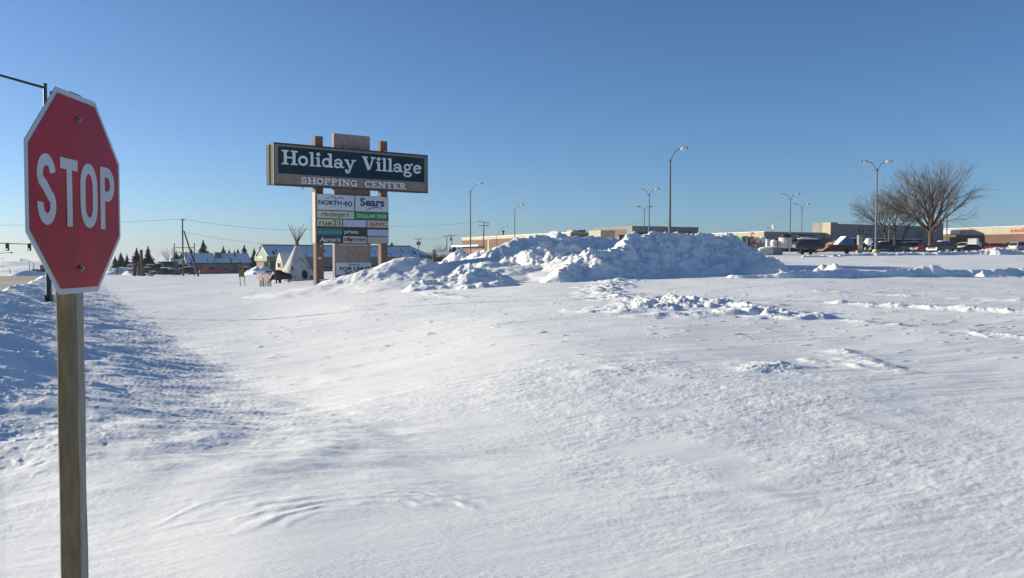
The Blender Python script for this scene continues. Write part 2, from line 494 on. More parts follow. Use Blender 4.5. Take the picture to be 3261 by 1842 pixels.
# ------------------------------------------------------------------ snow piles (crest line + angle of repose)
def pile(label, crest, slope=.7, rough=.25, cs=.5, group='plowed snow piles', res=.09, foot=1.2, seed=0, lumps=1.0, m=None, name='snow_pile', drift=.0):
    """crest: (px, py, D) of the skyline of the pile; slope: side steepness"""
    C = [at(*c) for c in crest]
    xs = [c.x for c in C]; ys = [c.y for c in C]
    H = [max(.2, c.z - gz(c.x, c.y)) for c in C]
    e = max(H) / slope + foot + .8
    x0, x1, y0, y1 = min(xs) - e, max(xs) + e, min(ys) - e, max(ys) + e
    nx = int((x1 - x0) / res) + 1; ny = int((y1 - y0) / res) + 1
    X, Y = np.meshgrid(np.linspace(x0, x1, nx), np.linspace(y0, y1, ny))
    W = res
    wx = X + .5 * fbm(X * .45, Y * .45, 3, 300 + seed); wy = Y + .5 * fbm(X * .45 + 9, Y * .45, 3, 320 + seed)
    top = np.full_like(X, -50.0)
    for (a, ah), (b, bh) in zip(zip(C[:-1], H[:-1]), zip(C[1:], H[1:])):
        l = max(1e-3, math.hypot(b.x - a.x, b.y - a.y)); ux, uy = (b.x - a.x) / l, (b.y - a.y) / l
        t = np.clip((wx - a.x) * ux + (wy - a.y) * uy, 0, l)
        d = np.hypot(wx - a.x - t * ux, wy - a.y - t * uy)
        hgt = ah + (bh - ah) * t / l
        k = d * slope
        ep = min(.06, .06 * (max(H) / 1.6) ** 2)
        k = np.sqrt(k * k + ep) - ep ** .5
        top = np.maximum(top, hgt - k)
    g = base_height(X.ravel(), Y.ravel()).reshape(X.shape)
    # smooth concave foot
    f = foot * .35
    h = .5 * (top + np.sqrt(top * top + f * f)) - f * .12
    h = h - .10 * sstep(-.2, -1.2, top)
    mask = sstep(-.15, .6, top)
    edge = np.minimum(np.minimum(X - x0, x1 - X), np.minimum(Y - y0, y1 - Y))
    n = fbm(X * .8, Y * .8, 4, 340 + seed) * .30 + fbm(X * 2.3, Y * 2.3, 3, 350 + seed) * .14
    cl = clods(X, Y, cs, 360 + seed, .62, .8) * cs + clods(X + 7, Y + 3, cs * .5, 370 + seed, .62, .8) * cs * .5 + clods(X, Y, cs * 1.7, 380 + seed, .6, .3) * cs * 1.1
    cm = sstep(-.45, .35, fbm(X * .4, Y * .4, 2, 390 + seed))
    h = h + mask * ((n + .10 * fbm(X * 5, Y * 5, 3, 400 + seed, .6)) * rough * 2.2 + (cl * (.35 + .65 * cm) - cs * .25) * lumps * rough * 1.6)
    h = np.where(edge < .5, np.minimum(h, -.3 + edge * .5), h)
    Z = g + h - .02 - .25 * (1 - sstep(.0, .25, h + .05 + 0 * g))
    o = grid_mesh(name, X, Y, Z, m or SNOW_PILE)
    return tag(o, label, 'snow pile', group)

# nearest, gentle lit pile covering the sign's foot
pile('smooth sunlit snow pile banked against the foot of the big sign', [(1010, 914, 60), (1068, 893, 60.5), (1120, 875, 61), (1180, 855, 61.5), (1235, 834, 62), (1270, 821, 62.5), (1318, 815, 63), (1345, 832, 64.5), (1400, 850, 66), (1440, 866, 67)], .5, .075, .4, seed=1, res=.1, foot=2.2)
pile('long low drift trailing left from the pile by the big sign', [(1010, 912, 55), (1100, 905, 55), (1240, 893, 54)], .18, .05, .3, seed=15, res=.12, foot=1.5, lumps=.5)
pile('peaked rubbly snow pile in front, between the sign and the big heap', [(1350, 902, 47), (1420, 878, 47.5), (1480, 853, 48), (1516, 842, 48.5), (1535, 848, 48.5), (1570, 872, 48)], .62, .3, .34, seed=2, res=.075, foot=1.2)
pile('low rubble apron right of the peaked front snow pile', [(1500, 905, 44), (1590, 900, 44.5), (1645, 912, 45)], .45, .34, .34, seed=3, res=.075, foot=.6)
pile('snow drift behind the peaked front pile', [(1490, 842, 62), (1560, 832, 62), (1620, 842, 62)], .38, .15, .35, seed=4, foot=1.4, res=.12)
pile('smooth drift in front of the lit back pile', [(1540, 815, 78), (1640, 808, 76), (1740, 822, 74), (1800, 838, 70)], .25, .08, .4, seed=5, foot=1.5, res=.14, lumps=.4)
pile('small dirty snow heap below the brick building corner', [(1445, 806, 92), (1463, 797, 92), (1480, 802, 92), (1500, 812, 92)], .6, .3, .5, seed=6, res=.14, foot=.6)
pile('small snow heap right of the dirty heap, under the brick wall', [(1515, 806, 90), (1534, 795, 90), (1560, 806, 90)], .55, .25, .5, seed=7, res=.14, foot=.6)
pile('tall shaded snow bank with a long straight left slope', [(1560, 796, 76), (1610, 770, 77), (1650, 757, 78), (1700, 750, 79), (1745, 745, 80), (1765, 734, 80), (1785, 740, 81), (1800, 752, 81.5), (1840, 752, 82.5), (1880, 750, 83.5), (1930, 756, 84.5), (1960, 766, 85)], .72, .22, .5, seed=8, lumps=.7, res=.13, foot=1.2)
pile('sunlit clotted snow pile in front of the shaded bank', [(1660, 800, 68), (1720, 778, 68), (1765, 763, 68), (1800, 760, 68), (1840, 772, 67), (1870, 792, 66)], .68, .34, .45, seed=9, res=.1, foot=1.0)
pile('huge plowed snow heap, tallest in the lot', [(1880, 800, 49.5), (1930, 792, 50.5), (1985, 780, 52), (2002, 762, 53), (2020, 744, 54), (2045, 740, 54.3), (2075, 738, 54.6), (2095, 738, 55), (2130, 745, 55.5), (2160, 744, 56), (2200, 741, 56.7), (2240, 744, 57.3), (2275, 748, 57.8), (2320, 746, 58.2), (2350, 764, 57.5), (2390, 792, 56), (2430, 822, 54), (2470, 850, 52.2), (2505, 872, 50.5)], .78, .30, .50, seed=10, res=.075, foot=.7, lumps=.75)
pile('lumpy shaded spur in front of the huge heap', [(1785, 860, 47), (1815, 838, 48), (1855, 822, 49), (1920, 820, 50), (1980, 818, 51.5), (2030, 816, 53)], .62, .26, .4, seed=11, res=.09, foot=.7)
pile('low rubble ridge at the foot of the lumpy spur', [(1900, 882, 48), (1950, 868, 49), (2000, 868, 50), (2060, 872, 50), (2130, 870, 50), (2240, 880, 49)], .45, .30, .42, seed=12, res=.085, foot=.6)
pile('low snow hump between the lit pile and the lumpy spur', [(1760, 830, 62), (1800, 815, 62), (1860, 812, 62), (1930, 805, 62), (1990, 800, 62)], .5, .26, .5, seed=16, res=.11, foot=1.0)
# right-hand windrow
pile('long shaded windrow of plowed snow across the parking lot', [(2340, 884, 47.2), (2420, 874, 47.2), (2485, 865, 47.3), (2530, 861, 47.3), (2600, 861, 48.1), (2660, 854, 48.8), (2720, 861, 49.5), (2800, 860, 50.5), (2845, 857, 51.0), (2900, 859, 51.6), (2930, 851, 52.0), (2955, 843, 52.3), (2985, 845, 52.6), (3010, 855, 52.9), (3060, 858, 53.5), (3150, 857, 54.6), (3230, 852, 55.5), (3340, 851, 56.8)], 1.15, .10, .20, group='windrows', seed=13, res=.08, foot=.25, lumps=.9, name='snow_windrow')
pile('bright snow chunk bank at the left end of the windrow', [(2606, 850, 50.5), (2640, 838, 50.5), (2680, 842, 50.3), (2700, 856, 49.8), (2725, 866, 49.3)], .8, .3, .35, group='windrows', seed=14, res=.08, foot=.3, name='snow_windrow')
pile('lone sunlit snow lump standing on the shaded windrow', [(3128, 876, 52.4), (3137, 868, 52.5), (3148, 861, 52.6), (3153, 868, 52.6)], 1.1, .22, .3, group='windrows', seed=17, res=.05, foot=.2, name='snow_lump')
pile('distant rubbly windrow behind the yellow lamp base', [(2560, 822, 100), (2640, 814, 104), (2700, 812, 108), (2760, 806, 112), (2830, 806, 113), (2900, 804, 114), (2960, 806, 115), (3000, 802, 116), (3060, 800, 118), (3140, 796, 118), (3178, 790, 118), (3230, 798, 118), (3340, 796, 118)], .6, .3, .5, group='windrows', seed=18, res=.16, foot=.4, name='snow_windrow')
pile('snow bank along the left parking lot', [(300, 872, 165), (345, 856, 165), (370, 852, 165), (400, 862, 165), (430, 868, 160)], .6, .3, .8, seed=19, res=.3, foot=.8)
pile('rounded snow bank beside the far road', [(40, 880, 190), (62, 866, 192), (85, 860, 195), (110, 862, 198), (160, 868, 200), (230, 874, 200)], .5, .15, .8, seed=20, res=.4, foot=.8)
pile('snow bank at the corner of the green gabled building', [(805, 862, 175), (822, 848, 178), (835, 846, 178), (850, 860, 178)], .6, .3, .6, seed=21, res=.25, foot=.6)
pile('broad smooth drift joining the front pile to the huge heap', [(1500, 868, 54), (1570, 856, 55), (1650, 846, 57), (1730, 842, 58), (1800, 838, 57), (1860, 832, 55)], .24, .10, .4, seed=23, res=.11, foot=1.6, lumps=.6)
pile('low drift linking the sign pile with the lit back pile', [(1380, 846, 70), (1450, 832, 72), (1530, 822, 74), (1620, 818, 73), (1680, 815, 71)], .26, .10, .4, seed=24, res=.13, foot=1.6, lumps=.6)
# ------------------------------------------------------------------ lettering
_fcol = None
def text_polys(body, shear=0.0, offset=0.0, space=1.0):
    c = bpy.data.curves.new('lettering', 'FONT'); c.body = body; c.shear = shear; c.offset = offset; c.space_character = space; c.resolution_u = 3
    o = bpy.data.objects.new('lettering', c); col.objects.link(o)
    dg = bpy.context.evaluated_depsgraph_get()
    me = bpy.data.meshes.new_from_object(o.evaluated_get(dg))
    vs = [(v.co.x, v.co.y) for v in me.vertices]; fs = [tuple(p.vertices) for p in me.polygons]
    bpy.data.objects.remove(o); bpy.data.curves.remove(c); bpy.data.meshes.remove(me)
    return vs, fs
def text_obj(name, body, x0, x1, z0, z1, y, m, parent, **kw):
    """lettering stretched to a box in the local XZ plane, its face looking along -Y; one mesh per letter"""
    vs, fs = text_polys(body, **kw)
    ax, bx = min(v[0] for v in vs), max(v[0] for v in vs); az, bz = min(v[1] for v in vs), max(v[1] for v in vs)
    root_ = {}
    key = {}
    P = []
    for v in vs:
        k = (round(v[0], 5), round(v[1], 5))
        if k not in key: key[k] = len(P); P.append(v)
    idx = [key[(round(v[0], 5), round(v[1], 5))] for v in vs]
    F = [tuple(idx[i] for i in f) for f in fs]
    par_ = list(range(len(P)))
    def find(a):
        while par_[a] != a: par_[a] = par_[par_[a]]; a = par_[a]
        return a
    for f in F:
        for i in f[1:]: par_[find(i)] = find(f[0])
    isl = {}
    for f in F: isl.setdefault(find(f[0]), []).append(f)
    groups = []
    for fl in sorted(isl.values(), key=lambda fl: min(P[i][0] for f in fl for i in f)):
        lo = min(P[i][0] for f in fl for i in f); hi = max(P[i][0] for f in fl for i in f)
        if groups and (lo + hi) / 2 < groups[-1][1] and (groups[-1][0] < (lo + hi) / 2): groups[-1][2].extend(fl); groups[-1][1] = max(hi, groups[-1][1])
        else: groups.append([lo, hi, list(fl)])
    out = []
    for lo, hi, fl in groups:
        use = sorted({i for f in fl for i in f}); mp_ = {i: k for k, i in enumerate(use)}
        mb = MB(); mb.v = [(x0 + (P[i][0] - ax) / (bx - ax) * (x1 - x0), y, z0 + (P[i][1] - az) / (bz - az) * (z1 - z0)) for i in use]
        mb.f = [tuple(mp_[i] for i in f) for f in fl if len({mp_[i] for i in f}) > 2]
        out.append(mb.build(name, m, parent))
    return out
# stroke alphabet: L = line (x0,y0,x1,y1[,w]) ; A = arc (cx,cy,rx,ry,a0,a1[,w]) ; D = dot. Unit: cap height 1
def ribbon(mb, pts, w, y, d):
    n = len(pts)
    vs = []
    for i, p in enumerate(pts):
        a = pts[max(i - 1, 0)]; b = pts[min(i + 1, n - 1)]
        dx, dz = b[0] - a[0], b[1] - a[1]; l = math.hypot(dx, dz) or 1
        nx, nz = -dz / l * w / 2, dx / l * w / 2
        vs += [(p[0] + nx, y - d, p[1] + nz), (p[0] - nx, y - d, p[1] - nz), (p[0] + nx, y, p[1] + nz), (p[0] - nx, y, p[1] - nz)]
    fs = []
    for i in range(n - 1):
        a, b = 4 * i, 4 * i + 4
        fs += [(a, a + 1, b + 1, b), (a + 2, b + 2, b + 3, a + 3), (a, b, b + 2, a + 2), (a + 1, a + 3, b + 3, b + 1)]
    fs += [(0, 2, 3, 1), (4 * n - 4, 4 * n - 3, 4 * n - 1, 4 * n - 2)]
    mb.add(vs, fs)
def glyph(mb, strokes, ox, oz, sx, sz, w0, y, d):
    for k, s in enumerate(strokes):
        t = s[0]; dd = d + k * .0025
        if t == 'L':
            w = (s[5] if len(s) > 5 else w0)
            ribbon(mb, [(ox + s[1] * sx, oz + s[2] * sz), (ox + s[3] * sx, oz + s[4] * sz)], w * sz, y, dd)
        elif t == 'A':
            w = (s[7] if len(s) > 7 else w0)
            pts = [(ox + (s[1] + s[3] * math.cos(R(s[5] + (s[6] - s[5]) * i / 14))) * sx, oz + (s[2] + s[4] * math.sin(R(s[5] + (s[6] - s[5]) * i / 14))) * sz) for i in range(15)]
            ribbon(mb, pts, w * sz, y, dd)
        elif t == 'D':
            pts = [(ox + (s[1] + s[3] * .5 * math.cos(R(a))) * sx, oz + (s[2] + s[3] * .5 * math.sin(R(a))) * sz) for a in range(0, 361, 30)]
            ribbon(mb, pts, s[3] * sz, y, dd)
W_, T_ = .19, .09       # thick stem, slab
SLAB = {   # slab-serif letters: (advance, strokes)
 'H': (1.0, [('L', .22, 0, .22, 1, .2), ('L', .78, 0, .78, 1, .2), ('L', .2, .5, .8, .5, .1), ('L', 0, .05, .42, .05, .1), ('L', .58, .05, 1, .05, .1), ('L', 0, .95, .42, .95, .1), ('L', .58, .95, 1, .95, .1)]),
 'o': (.72, [('A', .35, .34, .255, .28, 0, 360, .155)]),
 'l': (.40, [('L', .2, 0, .2, 1, .18), ('L', .02, .05, .38, .05, .09), ('L', .02, .95, .2, .95, .09)]),
 'i': (.40, [('L', .2, 0, .2, .66, .18), ('L', .02, .05, .38, .05, .09), ('L', .02, .62, .2, .62, .09), ('D', .2, .88, .13)]),
 'd': (.80, [('A', .33, .33, .24, .27, 0, 360, .14), ('L', .6, 0, .6, 1, .18), ('L', .42, .95, .6, .95, .09), ('L', .6, .05, .78, .05, .09)]),
 'a': (.72, [('A', .28, .2, .2, .15, 0, 360, .12), ('L', .52, .12, .52, .48, .17), ('A', .32, .44, .2, .17, 0, 160, .12), ('D', .13, .5, .09), ('A', .62, .16, .1, .1, 180, 340, .08)]),
 'y': (.78, [('L', .14, .64, .40, .08, .17), ('L', .66, .64, .34, -.16, .11), ('L', 0, .62, .3, .62, .09), ('L', .5, .62, .8, .62, .09), ('A', .24, -.16, .12, .13, 200, 360, .11), ('D', .14, -.14, .1)]),
 'V': (.95, [('L', .16, .96, .47, .02, .21), ('L', .78, .96, .50, .06, .11), ('L', 0, .95, .36, .95, .1), ('L', .6, .95, .95, .95, .1)]),
 'g': (.72, [('A', .32, .43, .2, .2, 0, 360, .13), ('A', .34, -.12, .26, .15, 0, 360, .12), ('A', .34, .12, .2, .08, 120, 250, .09), ('L', .48, .58, .66, .68, .08), ('D', .66, .66, .08)]),
 'e': (.68, [('A', .35, .33, .25, .27, 10, 325, .15), ('L', .14, .36, .6, .36, .08)]),
 'S': (.78, [('A', .38, .74, .24, .2, 20, 270, .13), ('A', .38, .27, .26, .22, 90, -160, .13), ('L', .63, .66, .63, .96, .09), ('L', .1, .04, .1, .34, .09)]),
 'P': (.82, [('L', .2, 0, .2, 1, .18), ('A', .38, .73, .28, .22, 90, -90, .14), ('L', .2, .95, .4, .95, .1), ('L', .2, .51, .4, .51, .1), ('L', .02, .05, .42, .05, .1), ('L', .02, .95, .2, .95, .1)]),
 'O': (.90, [('A', .44, .5, .33, .43, 0, 360, .16)]),
 'I': (.46, [('L', .22, 0, .22, 1, .18), ('L', .02, .05, .42, .05, .1), ('L', .02, .95, .42, .95, .1)]),
 'N': (1.0, [('L', .2, 0, .2, 1, .11), ('L', .8, 0, .8, 1, .11), ('L', .18, .97, .82, .03, .17), ('L', 0, .05, .38, .05, .1), ('L', 0, .95, .3, .95, .1), ('L', .62, .95, 1, .95, .1)]),
 'G': (.92, [('A', .44, .5, .33, .43, 50, 345, .15), ('L', .74, .05, .74, .42, .14), ('L', .54, .42, .9, .42, .1), ('L', .7, .68, .7, .96, .09)]),
 'C': (.86, [('A', .44, .5, .33, .43, 50, 315, .15), ('L', .7, .68, .7, .96, .09), ('L', .7, .06, .7, .2, .07)]),
 'E': (.84, [('L', .2, 0, .2, 1, .18), ('L', .02, .05, .74, .05, .1), ('L', .02, .95, .74, .95, .1), ('L', .2, .5, .5, .5, .1), ('L', .72, .04, .72, .28, .09), ('L', .72, .74, .72, .97, .09), ('L', .5, .36, .5, .64, .09)]),
 'T': (.90, [('L', .43, 0, .43, 1, .18), ('L', .04, .95, .82, .95, .1), ('L', .22, .05, .64, .05, .1), ('L', .06, .7, .06, .97, .09), ('L', .8, .7, .8, .97, .09)]),
 'R': (.94, [('L', .2, 0, .2, 1, .18), ('A', .38, .74, .26, .21, 90, -90, .14), ('L', .2, .95, .4, .95, .1), ('L', .2, .53, .42, .53, .1), ('L', .4, .5, .7, .1, .15), ('L', .02, .05, .42, .05, .1), ('L', .02, .95, .2, .95, .1), ('L', .62, .06, .9, .06, .1)]),
}
def slab_text(name, body, x0, x1, z0, z1, y, m, parent, depth=.04, space=.02, gap=.45, bold=1.0):
    adv = [gap if ch == ' ' else SLAB[ch][0] for ch in body]
    tot = sum(adv) + space * (len(body) - 1)
    sx = (x1 - x0) / tot; sz = z1 - z0
    x = x0
    for ch, a in zip(body, adv):
        if ch != ' ':
            mb = MB(); glyph(mb, [s_[:-1] + (s_[-1] * bold,) for s_ in SLAB[ch][1]], x, z0, sx, sz, .18, y, depth)
            mb.build(name, m, parent)
        x += (a + space) * sx

# ------------------------------------------------------------------ stop sign (near left)
M_wood = mat('weathered_post_wood', (.225, .178, .105), .95, var=.13, scale=34, stretch=(1, 1, .22), bump=.35, bscale=60, spec=.05)
M_signred = mat('sign_red_sheeting', (.34, .004, .016), .30, var=.14, scale=3.5, bump=.04, bscale=120, spec=.22)
M_signwhite = mat('sign_white_sheeting', (.46, .48, .50), .42, var=.06, scale=4, bump=.04, bscale=120)
M_bolt = mat('galvanised_bolt', (.30, .30, .31), .4, .8, var=.2, scale=60)
ss = thing('stop_sign', 'red octagonal stop sign with a dented face on a square wooden post', 'road sign', (-1.676, 3.32, 1.850), R(91.9))
S_, A_ = .762, .762 * .2071
def octo(r_):      # half flat-to-flat r_
    t = r_ * math.tan(R(22.5))
    return [(-t, -r_), (t, -r_), (r_, -t), (r_, t), (t, r_), (-t, r_), (-r_, t), (-r_, -t)]
mb = MB().prism(octo(.381), -.0035, 0)
plate = mb.build('sign_panel', M_signwhite, ss)
# dented red face: fine grid clipped to the octagon
rf = .381 - .021
n = 70
vs = []; fs = []; idx = {}
def dent(x, z):
    d = math.hypot(x - .005, (z + .285) * .8)
    h = .008 * math.exp(-(d / .035) ** 2) - .003 * math.exp(-((d - .05) / .018) ** 2) + .003 * math.exp(-((x + .05) / .13) ** 2 - ((z + .2) / .12) ** 2)
    return h
ring_n = 26
c0 = octo(rf)
rings = []
for j in range(ring_n + 1):
    f = j / ring_n
    row = []
    for k in range(8):
        a = c0[k]; b = c0[(k + 1) % 8]
        for t in range(8):
            x = (a[0] + (b[0] - a[0]) * t / 8) * f; z = (a[1] + (b[1] - a[1]) * t / 8) * f
            row.append((x, -.0065 + dent(x, z) * (1 - f ** 6) * .33, z))
    rings.append(row)
vs = [p for r_ in rings for p in r_]
for j in range(ring_n):
    for k in range(64):
        fs.append((j * 64 + k, j * 64 + (k + 1) % 64, (j + 1) * 64 + (k + 1) % 64, (j + 1) * 64 + k))
MB().add(vs, fs).build('red_face', M_signred, ss, smooth=True)
# highway lettering
def stop_letters(par):
    h = .254; w = .041; x0 = -.315; z0 = -.127; y = -.0070; d = .0012
    def R_(pts): ribbon_list.append(pts)
    out = []
    def letter(strokes):
        mb = MB()
        for k, (pts, ww) in enumerate(strokes): ribbon(mb, pts, ww, y, d + .0003 * k)
        mb.build('letter', M_signwhite, par)
    def arc(cx, cz, rx, rz, a0, a1, n=18): return [(cx + rx * math.cos(R(a0 + (a1 - a0) * i / n)), cz + rz * math.sin(R(a0 + (a1 - a0) * i / n))) for i in range(n + 1)]
    hw = w / 2
    # S
    cx = -.247; rx = .0455
    s = arc(cx, h / 2 - hw - .052, rx, .052, 8, 90, 8) + arc(cx, h / 2 - hw - .052, rx, .052, 90, 205, 12)[1:]
    s += [(cx - .012, .014), (cx + .022, -.020)]
    s += arc(cx, -h / 2 + hw + .052, rx, .052, 25, -90, 12) + arc(cx, -h / 2 + hw + .052, rx, .052, -90, -188, 10)[1:]
    letter([(s, w)])
    # T
    cx = -.078
    letter([([(cx - .068, h / 2 - hw), (cx + .068, h / 2 - hw)], w), ([(cx, h / 2 - .004), (cx, -h / 2)], w)])
    # O
    cx = .083; rx = .052
    o = arc(cx, h / 2 - hw - .066, rx, .066, 0, 180, 18) + arc(cx, -h / 2 + hw + .066, rx, .066, 180, 360, 18)
    o.append(o[0])
    letter([(o, w)])
    # P
    xl = .183 + hw
    p = [(xl - hw, h / 2 - hw), (xl + .045, h / 2 - hw)] + arc(xl + .045, h / 2 - hw - .049, .046, .049, 90, -90, 16) + [(xl - hw + .002, h / 2 - hw - .098)]
    letter([([(xl, h / 2), (xl, -h / 2)], w), (p, w)])
stop_letters(ss)
for bz in (.285, -.285):
    MB().tube([(0.004, -.004, bz), (0.004, -.010, bz)], .0125, 14).tube([(0.004, -.010, bz), (.004, -.018, bz)], .008, 6).build('bolt', M_bolt, ss)
pb = MB()
# square post with eased corners standing behind the panel
hw = .0375
prof_ = [(-hw + .013, -hw), (hw - .004, -hw), (hw, -hw + .004), (hw, hw - .006), (hw - .006, hw), (-hw + .006, hw), (-hw, hw - .006), (-hw, -hw + .013)]
zs = np.linspace(-2.3, .372, 40)
vsP = []; fsP = []
for j, z in enumerate(zs):
    wob = .0012 * math.sin(z * 7)
    for q_ in prof_: vsP.append((q_[0] + wob + .010, q_[1] + hw + .003 + .0012 * math.sin(z * 11 + q_[0] * 40), z))
for j in range(len(zs) - 1):
    for k in range(8): fsP.append((j * 8 + k, j * 8 + (k + 1) % 8, (j + 1) * 8 + (k + 1) % 8, (j + 1) * 8 + k))
fsP.append(tuple(range((len(zs) - 1) * 8, len(zs) * 8))); fsP.append(tuple(range(7, -1, -1)))
po_ = MB().add(vsP, fsP).build('post', M_wood, ss)
po_.data.materials.append(mat('skylit_post_wood', (.31, .295, .25), .95, var=.10, scale=34, stretch=(1, 1, .22), bump=.3, bscale=60, spec=.05))  # skylight on the side faces, painted in as a paler, greyer wood
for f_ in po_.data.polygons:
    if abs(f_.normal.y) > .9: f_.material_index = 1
MB().box(-.036, .054, .001, .082, .374, .388).build('post_cap', mat('dark_post_cap', (.03, .03, .035), .6), ss, bevel=.004)

for kx, kz, ln in ((.0485, -1.05, .09), (.0485, -.62, .02), (.0485, -1.22, .025), (.0485, -1.38, .015)):
    MB().tube([(kx, .030 + .004 * math.sin(kz * 9), kz), (kx, .032, kz - ln)], [.0022, .0012], 5).build('crack', mat('dark_knot', (.03, .022, .015), .95), ss)
# ------------------------------------------------------------------ the big pylon sign
E = Vector((.797, .603, 0)); N_ = Vector((-.603, .797, 0))     # along the face / away from the viewer
P0 = at(872.7, 700, 70.0); P0.z = 0
RZ = math.atan2(E.y, E.x)
def on_face(px, py, k=0.0):
    """local (s, z) of the sight line through a pixel on the plane k metres in front of the sign face"""
    a = at(px, py, 1.0) - Vector((0, 0, EYE)); o_ = Vector((0, 0, EYE))
    base = P0 - N_ * k
    t = (base - o_).dot(N_) / a.dot(N_)
    h_ = o_ + a * t
    return ((h_ - base).dot(E), h_.z)
gz0 = gz(P0.x, P0.y)
py_root = thing('pylon_sign', 'tall shopping center pylon sign with three posts and a teal name board above tenant panels', 'pylon sign', (P0.x, P0.y, 0), RZ)
M_stucco = mat('tan_stucco', (.30, .235, .205), .92, var=.10, scale=3, bump=.4, bscale=25)
M_brickp = mat('brown_post_stucco', (.185, .12, .09), .92, var=.12, scale=3, bump=.4, bscale=25)
M_teal = mat('teal_board', (.004, .034, .052), .75, var=.12, scale=.6, spec=.12)
M_dark = mat('dark_metal', (.02, .022, .026), .5, var=.2)
M_alu = mat('aluminium_side', (.075, .085, .075), .8, .0, var=.12, spec=.15)
M_whit = mat('white_letter', (.60, .66, .70), .5, var=.05)
def zpy(px, py, k=0): return on_face(px, py, k)[1]
def spx(px, py=600, k=0): return on_face(px, py, k)[0]
zb = -1.6
def post(nm, pxl, pxr, pyt, k0, k1, m, lab=None):
    s0, s1 = spx(pxl, 600, -k0), spx(pxr, 600, -k0)
    o = MB().box(s0, s1, k0, k1, zb, zpy((pxl + pxr) / 2, pyt, -k0)).build(nm, m, py_root)
    if lab: o['label'] = lab
    return s0, s1
# plane k (positive = behind the main board's face)
post('post', 1005, 1029.5, 434, .75, 1.33, M_brickp)
post('center_slab', 1064.5, 1179, 430, .80, 1.22, M_stucco)
post('post', 1213, 1234, 450, .75, 1.33, M_brickp)
# main cabinet: corners
sl0, zt0 = on_face(872.7, 458.5); _, zbm = on_face(875, 591.3)
s1_, zt1 = on_face(1361, 493.9); _, zb1 = on_face(1362, 611.8)
zt = (zt0 + zt1) / 2; zbm = (zbm + zb1) / 2
cab = MB().box(0, s1_, 0.0, .62, zbm, zt).build('cabinet', M_alu, py_root)
MB().box(0, s1_, .92, 1.56, zbm + .05, zt - .05).build('rear_cabinet', M_alu, py_root)
fr = MB()
Wc, Hc = s1_, zt - zbm
fr.box(-.02, Wc + .02, -.05, .02, zt - .09, zt + .05).box(-.02, Wc + .02, -.05, .02, zbm - .05, zbm + .07).box(-.02, .05, -.05, .02, zbm + .071, zt - .091).box(Wc - .06, Wc + .02, -.05, .02, zbm + .071, zt - .091)
fr.build('board_frame', M_dark, py_root)
MB().box(.052, Wc - .062, -.02, -.001, zbm + .072, zt - .092).build('fascia_board', mat('tan_board', (.23, .175, .16), .85, var=.06, scale=1, spec=.15), py_root)
a = on_face(885, 469); b = on_face(886, 555); c_ = on_face(1351, 502); d_ = on_face(1351, 579)
tb_t = (a[1] + c_[1]) / 2; tb_b = (b[1] + d_[1]) / 2
MB().box(a[0], c_[0], -.035, -.021, tb_b, tb_t).build('name_board', M_teal, py_root)
# letters
h_l = on_face(897, 480, .1); v_r = on_face(1343, 551, .1); capt = (zpy(905, 480, .1) + zpy(1160, 497, .1)) / 2; capb = (zpy(905, 526, .1) + zpy(1180, 541, .1)) / 2
xm = spx(1132, 520, .1); xv = spx(1154, 520, .1)
slab_text('letter', 'Holiday', h_l[0], xm, capb, capt, -.036, M_whit, py_root, depth=.10)
slab_text('letter', 'Village', xv, v_r[0], capb, capt, -.036, M_whit, py_root, depth=.10)
ct = (zpy(970, 565, .1) + zpy(1270, 582, .1)) / 2; cb_ = (zpy(970, 587.5, .1) + zpy(1270, 600, .1)) / 2
slab_text('letter', 'SHOPPING', spx(958, 580, .1), spx(1140, 580, .1), cb_, ct, -.021, M_whit, py_root, depth=.07, bold=1.3)
slab_text('letter', 'CENTER', spx(1162, 590, .1), spx(1296, 590, .1), cb_, ct, -.021, M_whit, py_root, depth=.07, bold=1.3)
# tenant cabinet
u0, u1 = spx(1009.5, 700), spx(1238.5, 700)
vt = (zpy(1009, 618.5) + zpy(1238, 626)) / 2; vb = (zpy(1009, 776) + zpy(1239, 775.5)) / 2
k_t = .30
MB().box(u0, u1, .05, .66, vb, vt).build('tenant_cabinet', M_dark, py_root)
MB().box(u0 - .12, u0 - .004, .10, .62, vb, vt + .12).build('tenant_cabinet_side', mat('pink_tan_metal', (.42, .33, .27), .7, var=.06), py_root)
TW, TH_ = u1 - u0, vt - vb
def tpanel(name, a0, a1, b0, b1, colr, label=None):
    x0, x1 = u0 + a0 * TW + .03, u0 + a1 * TW - .03; z1, z0 = vt - b0 * TH_ - .03, vt - b1 * TH_ + .03
    m = mat('panel_%d_%d_%d' % tuple(int(c * 999) for c in colr), colr, .42, var=.05, scale=.8)
    o = MB().box(x0, x1, .02, .049, z0, z1).build(name, m, py_root)
    if label: o['label'] = label
    return o, x0, x1, z0, z1
def ttext(par, body, x0, x1, z0, z1, fx0, fx1, fz0, fz1, colr, **kw):
    """fz measured downwards from the panel top"""
    m = mat('ink_%d_%d_%d' % tuple(int(c * 999) for c in colr), colr, .5, var=.03)
    return text_obj('letter', body, x0 + fx0 * (x1 - x0), x0 + fx1 * (x1 - x0), z1 - fz1 * (z1 - z0), z1 - fz0 * (z1 - z0), .016, m, par, **kw)
NAVY = (.012, .02, .06); WHT = (.50, .56, .60); CRM = (.40, .42, .33)
o, *r_ = tpanel('tenant_panel', 0, .512, 0, .33, (.44, .52, .57), 'white panel with dark lettering under a mountain outline')
ttext(o, 'NORTH', *r_, .03, .66, .38, .68, NAVY, offset=.04)
ttext(o, '40', *r_, .68, .95, .38, .74, (.02, .08, .30), offset=.03)
ttext(o, 'outfitters', *r_, .24, .78, .75, .82, (.08, .10, .14), space=1.6)
mt = MB(); X0, X1, Z0, Z1 = r_
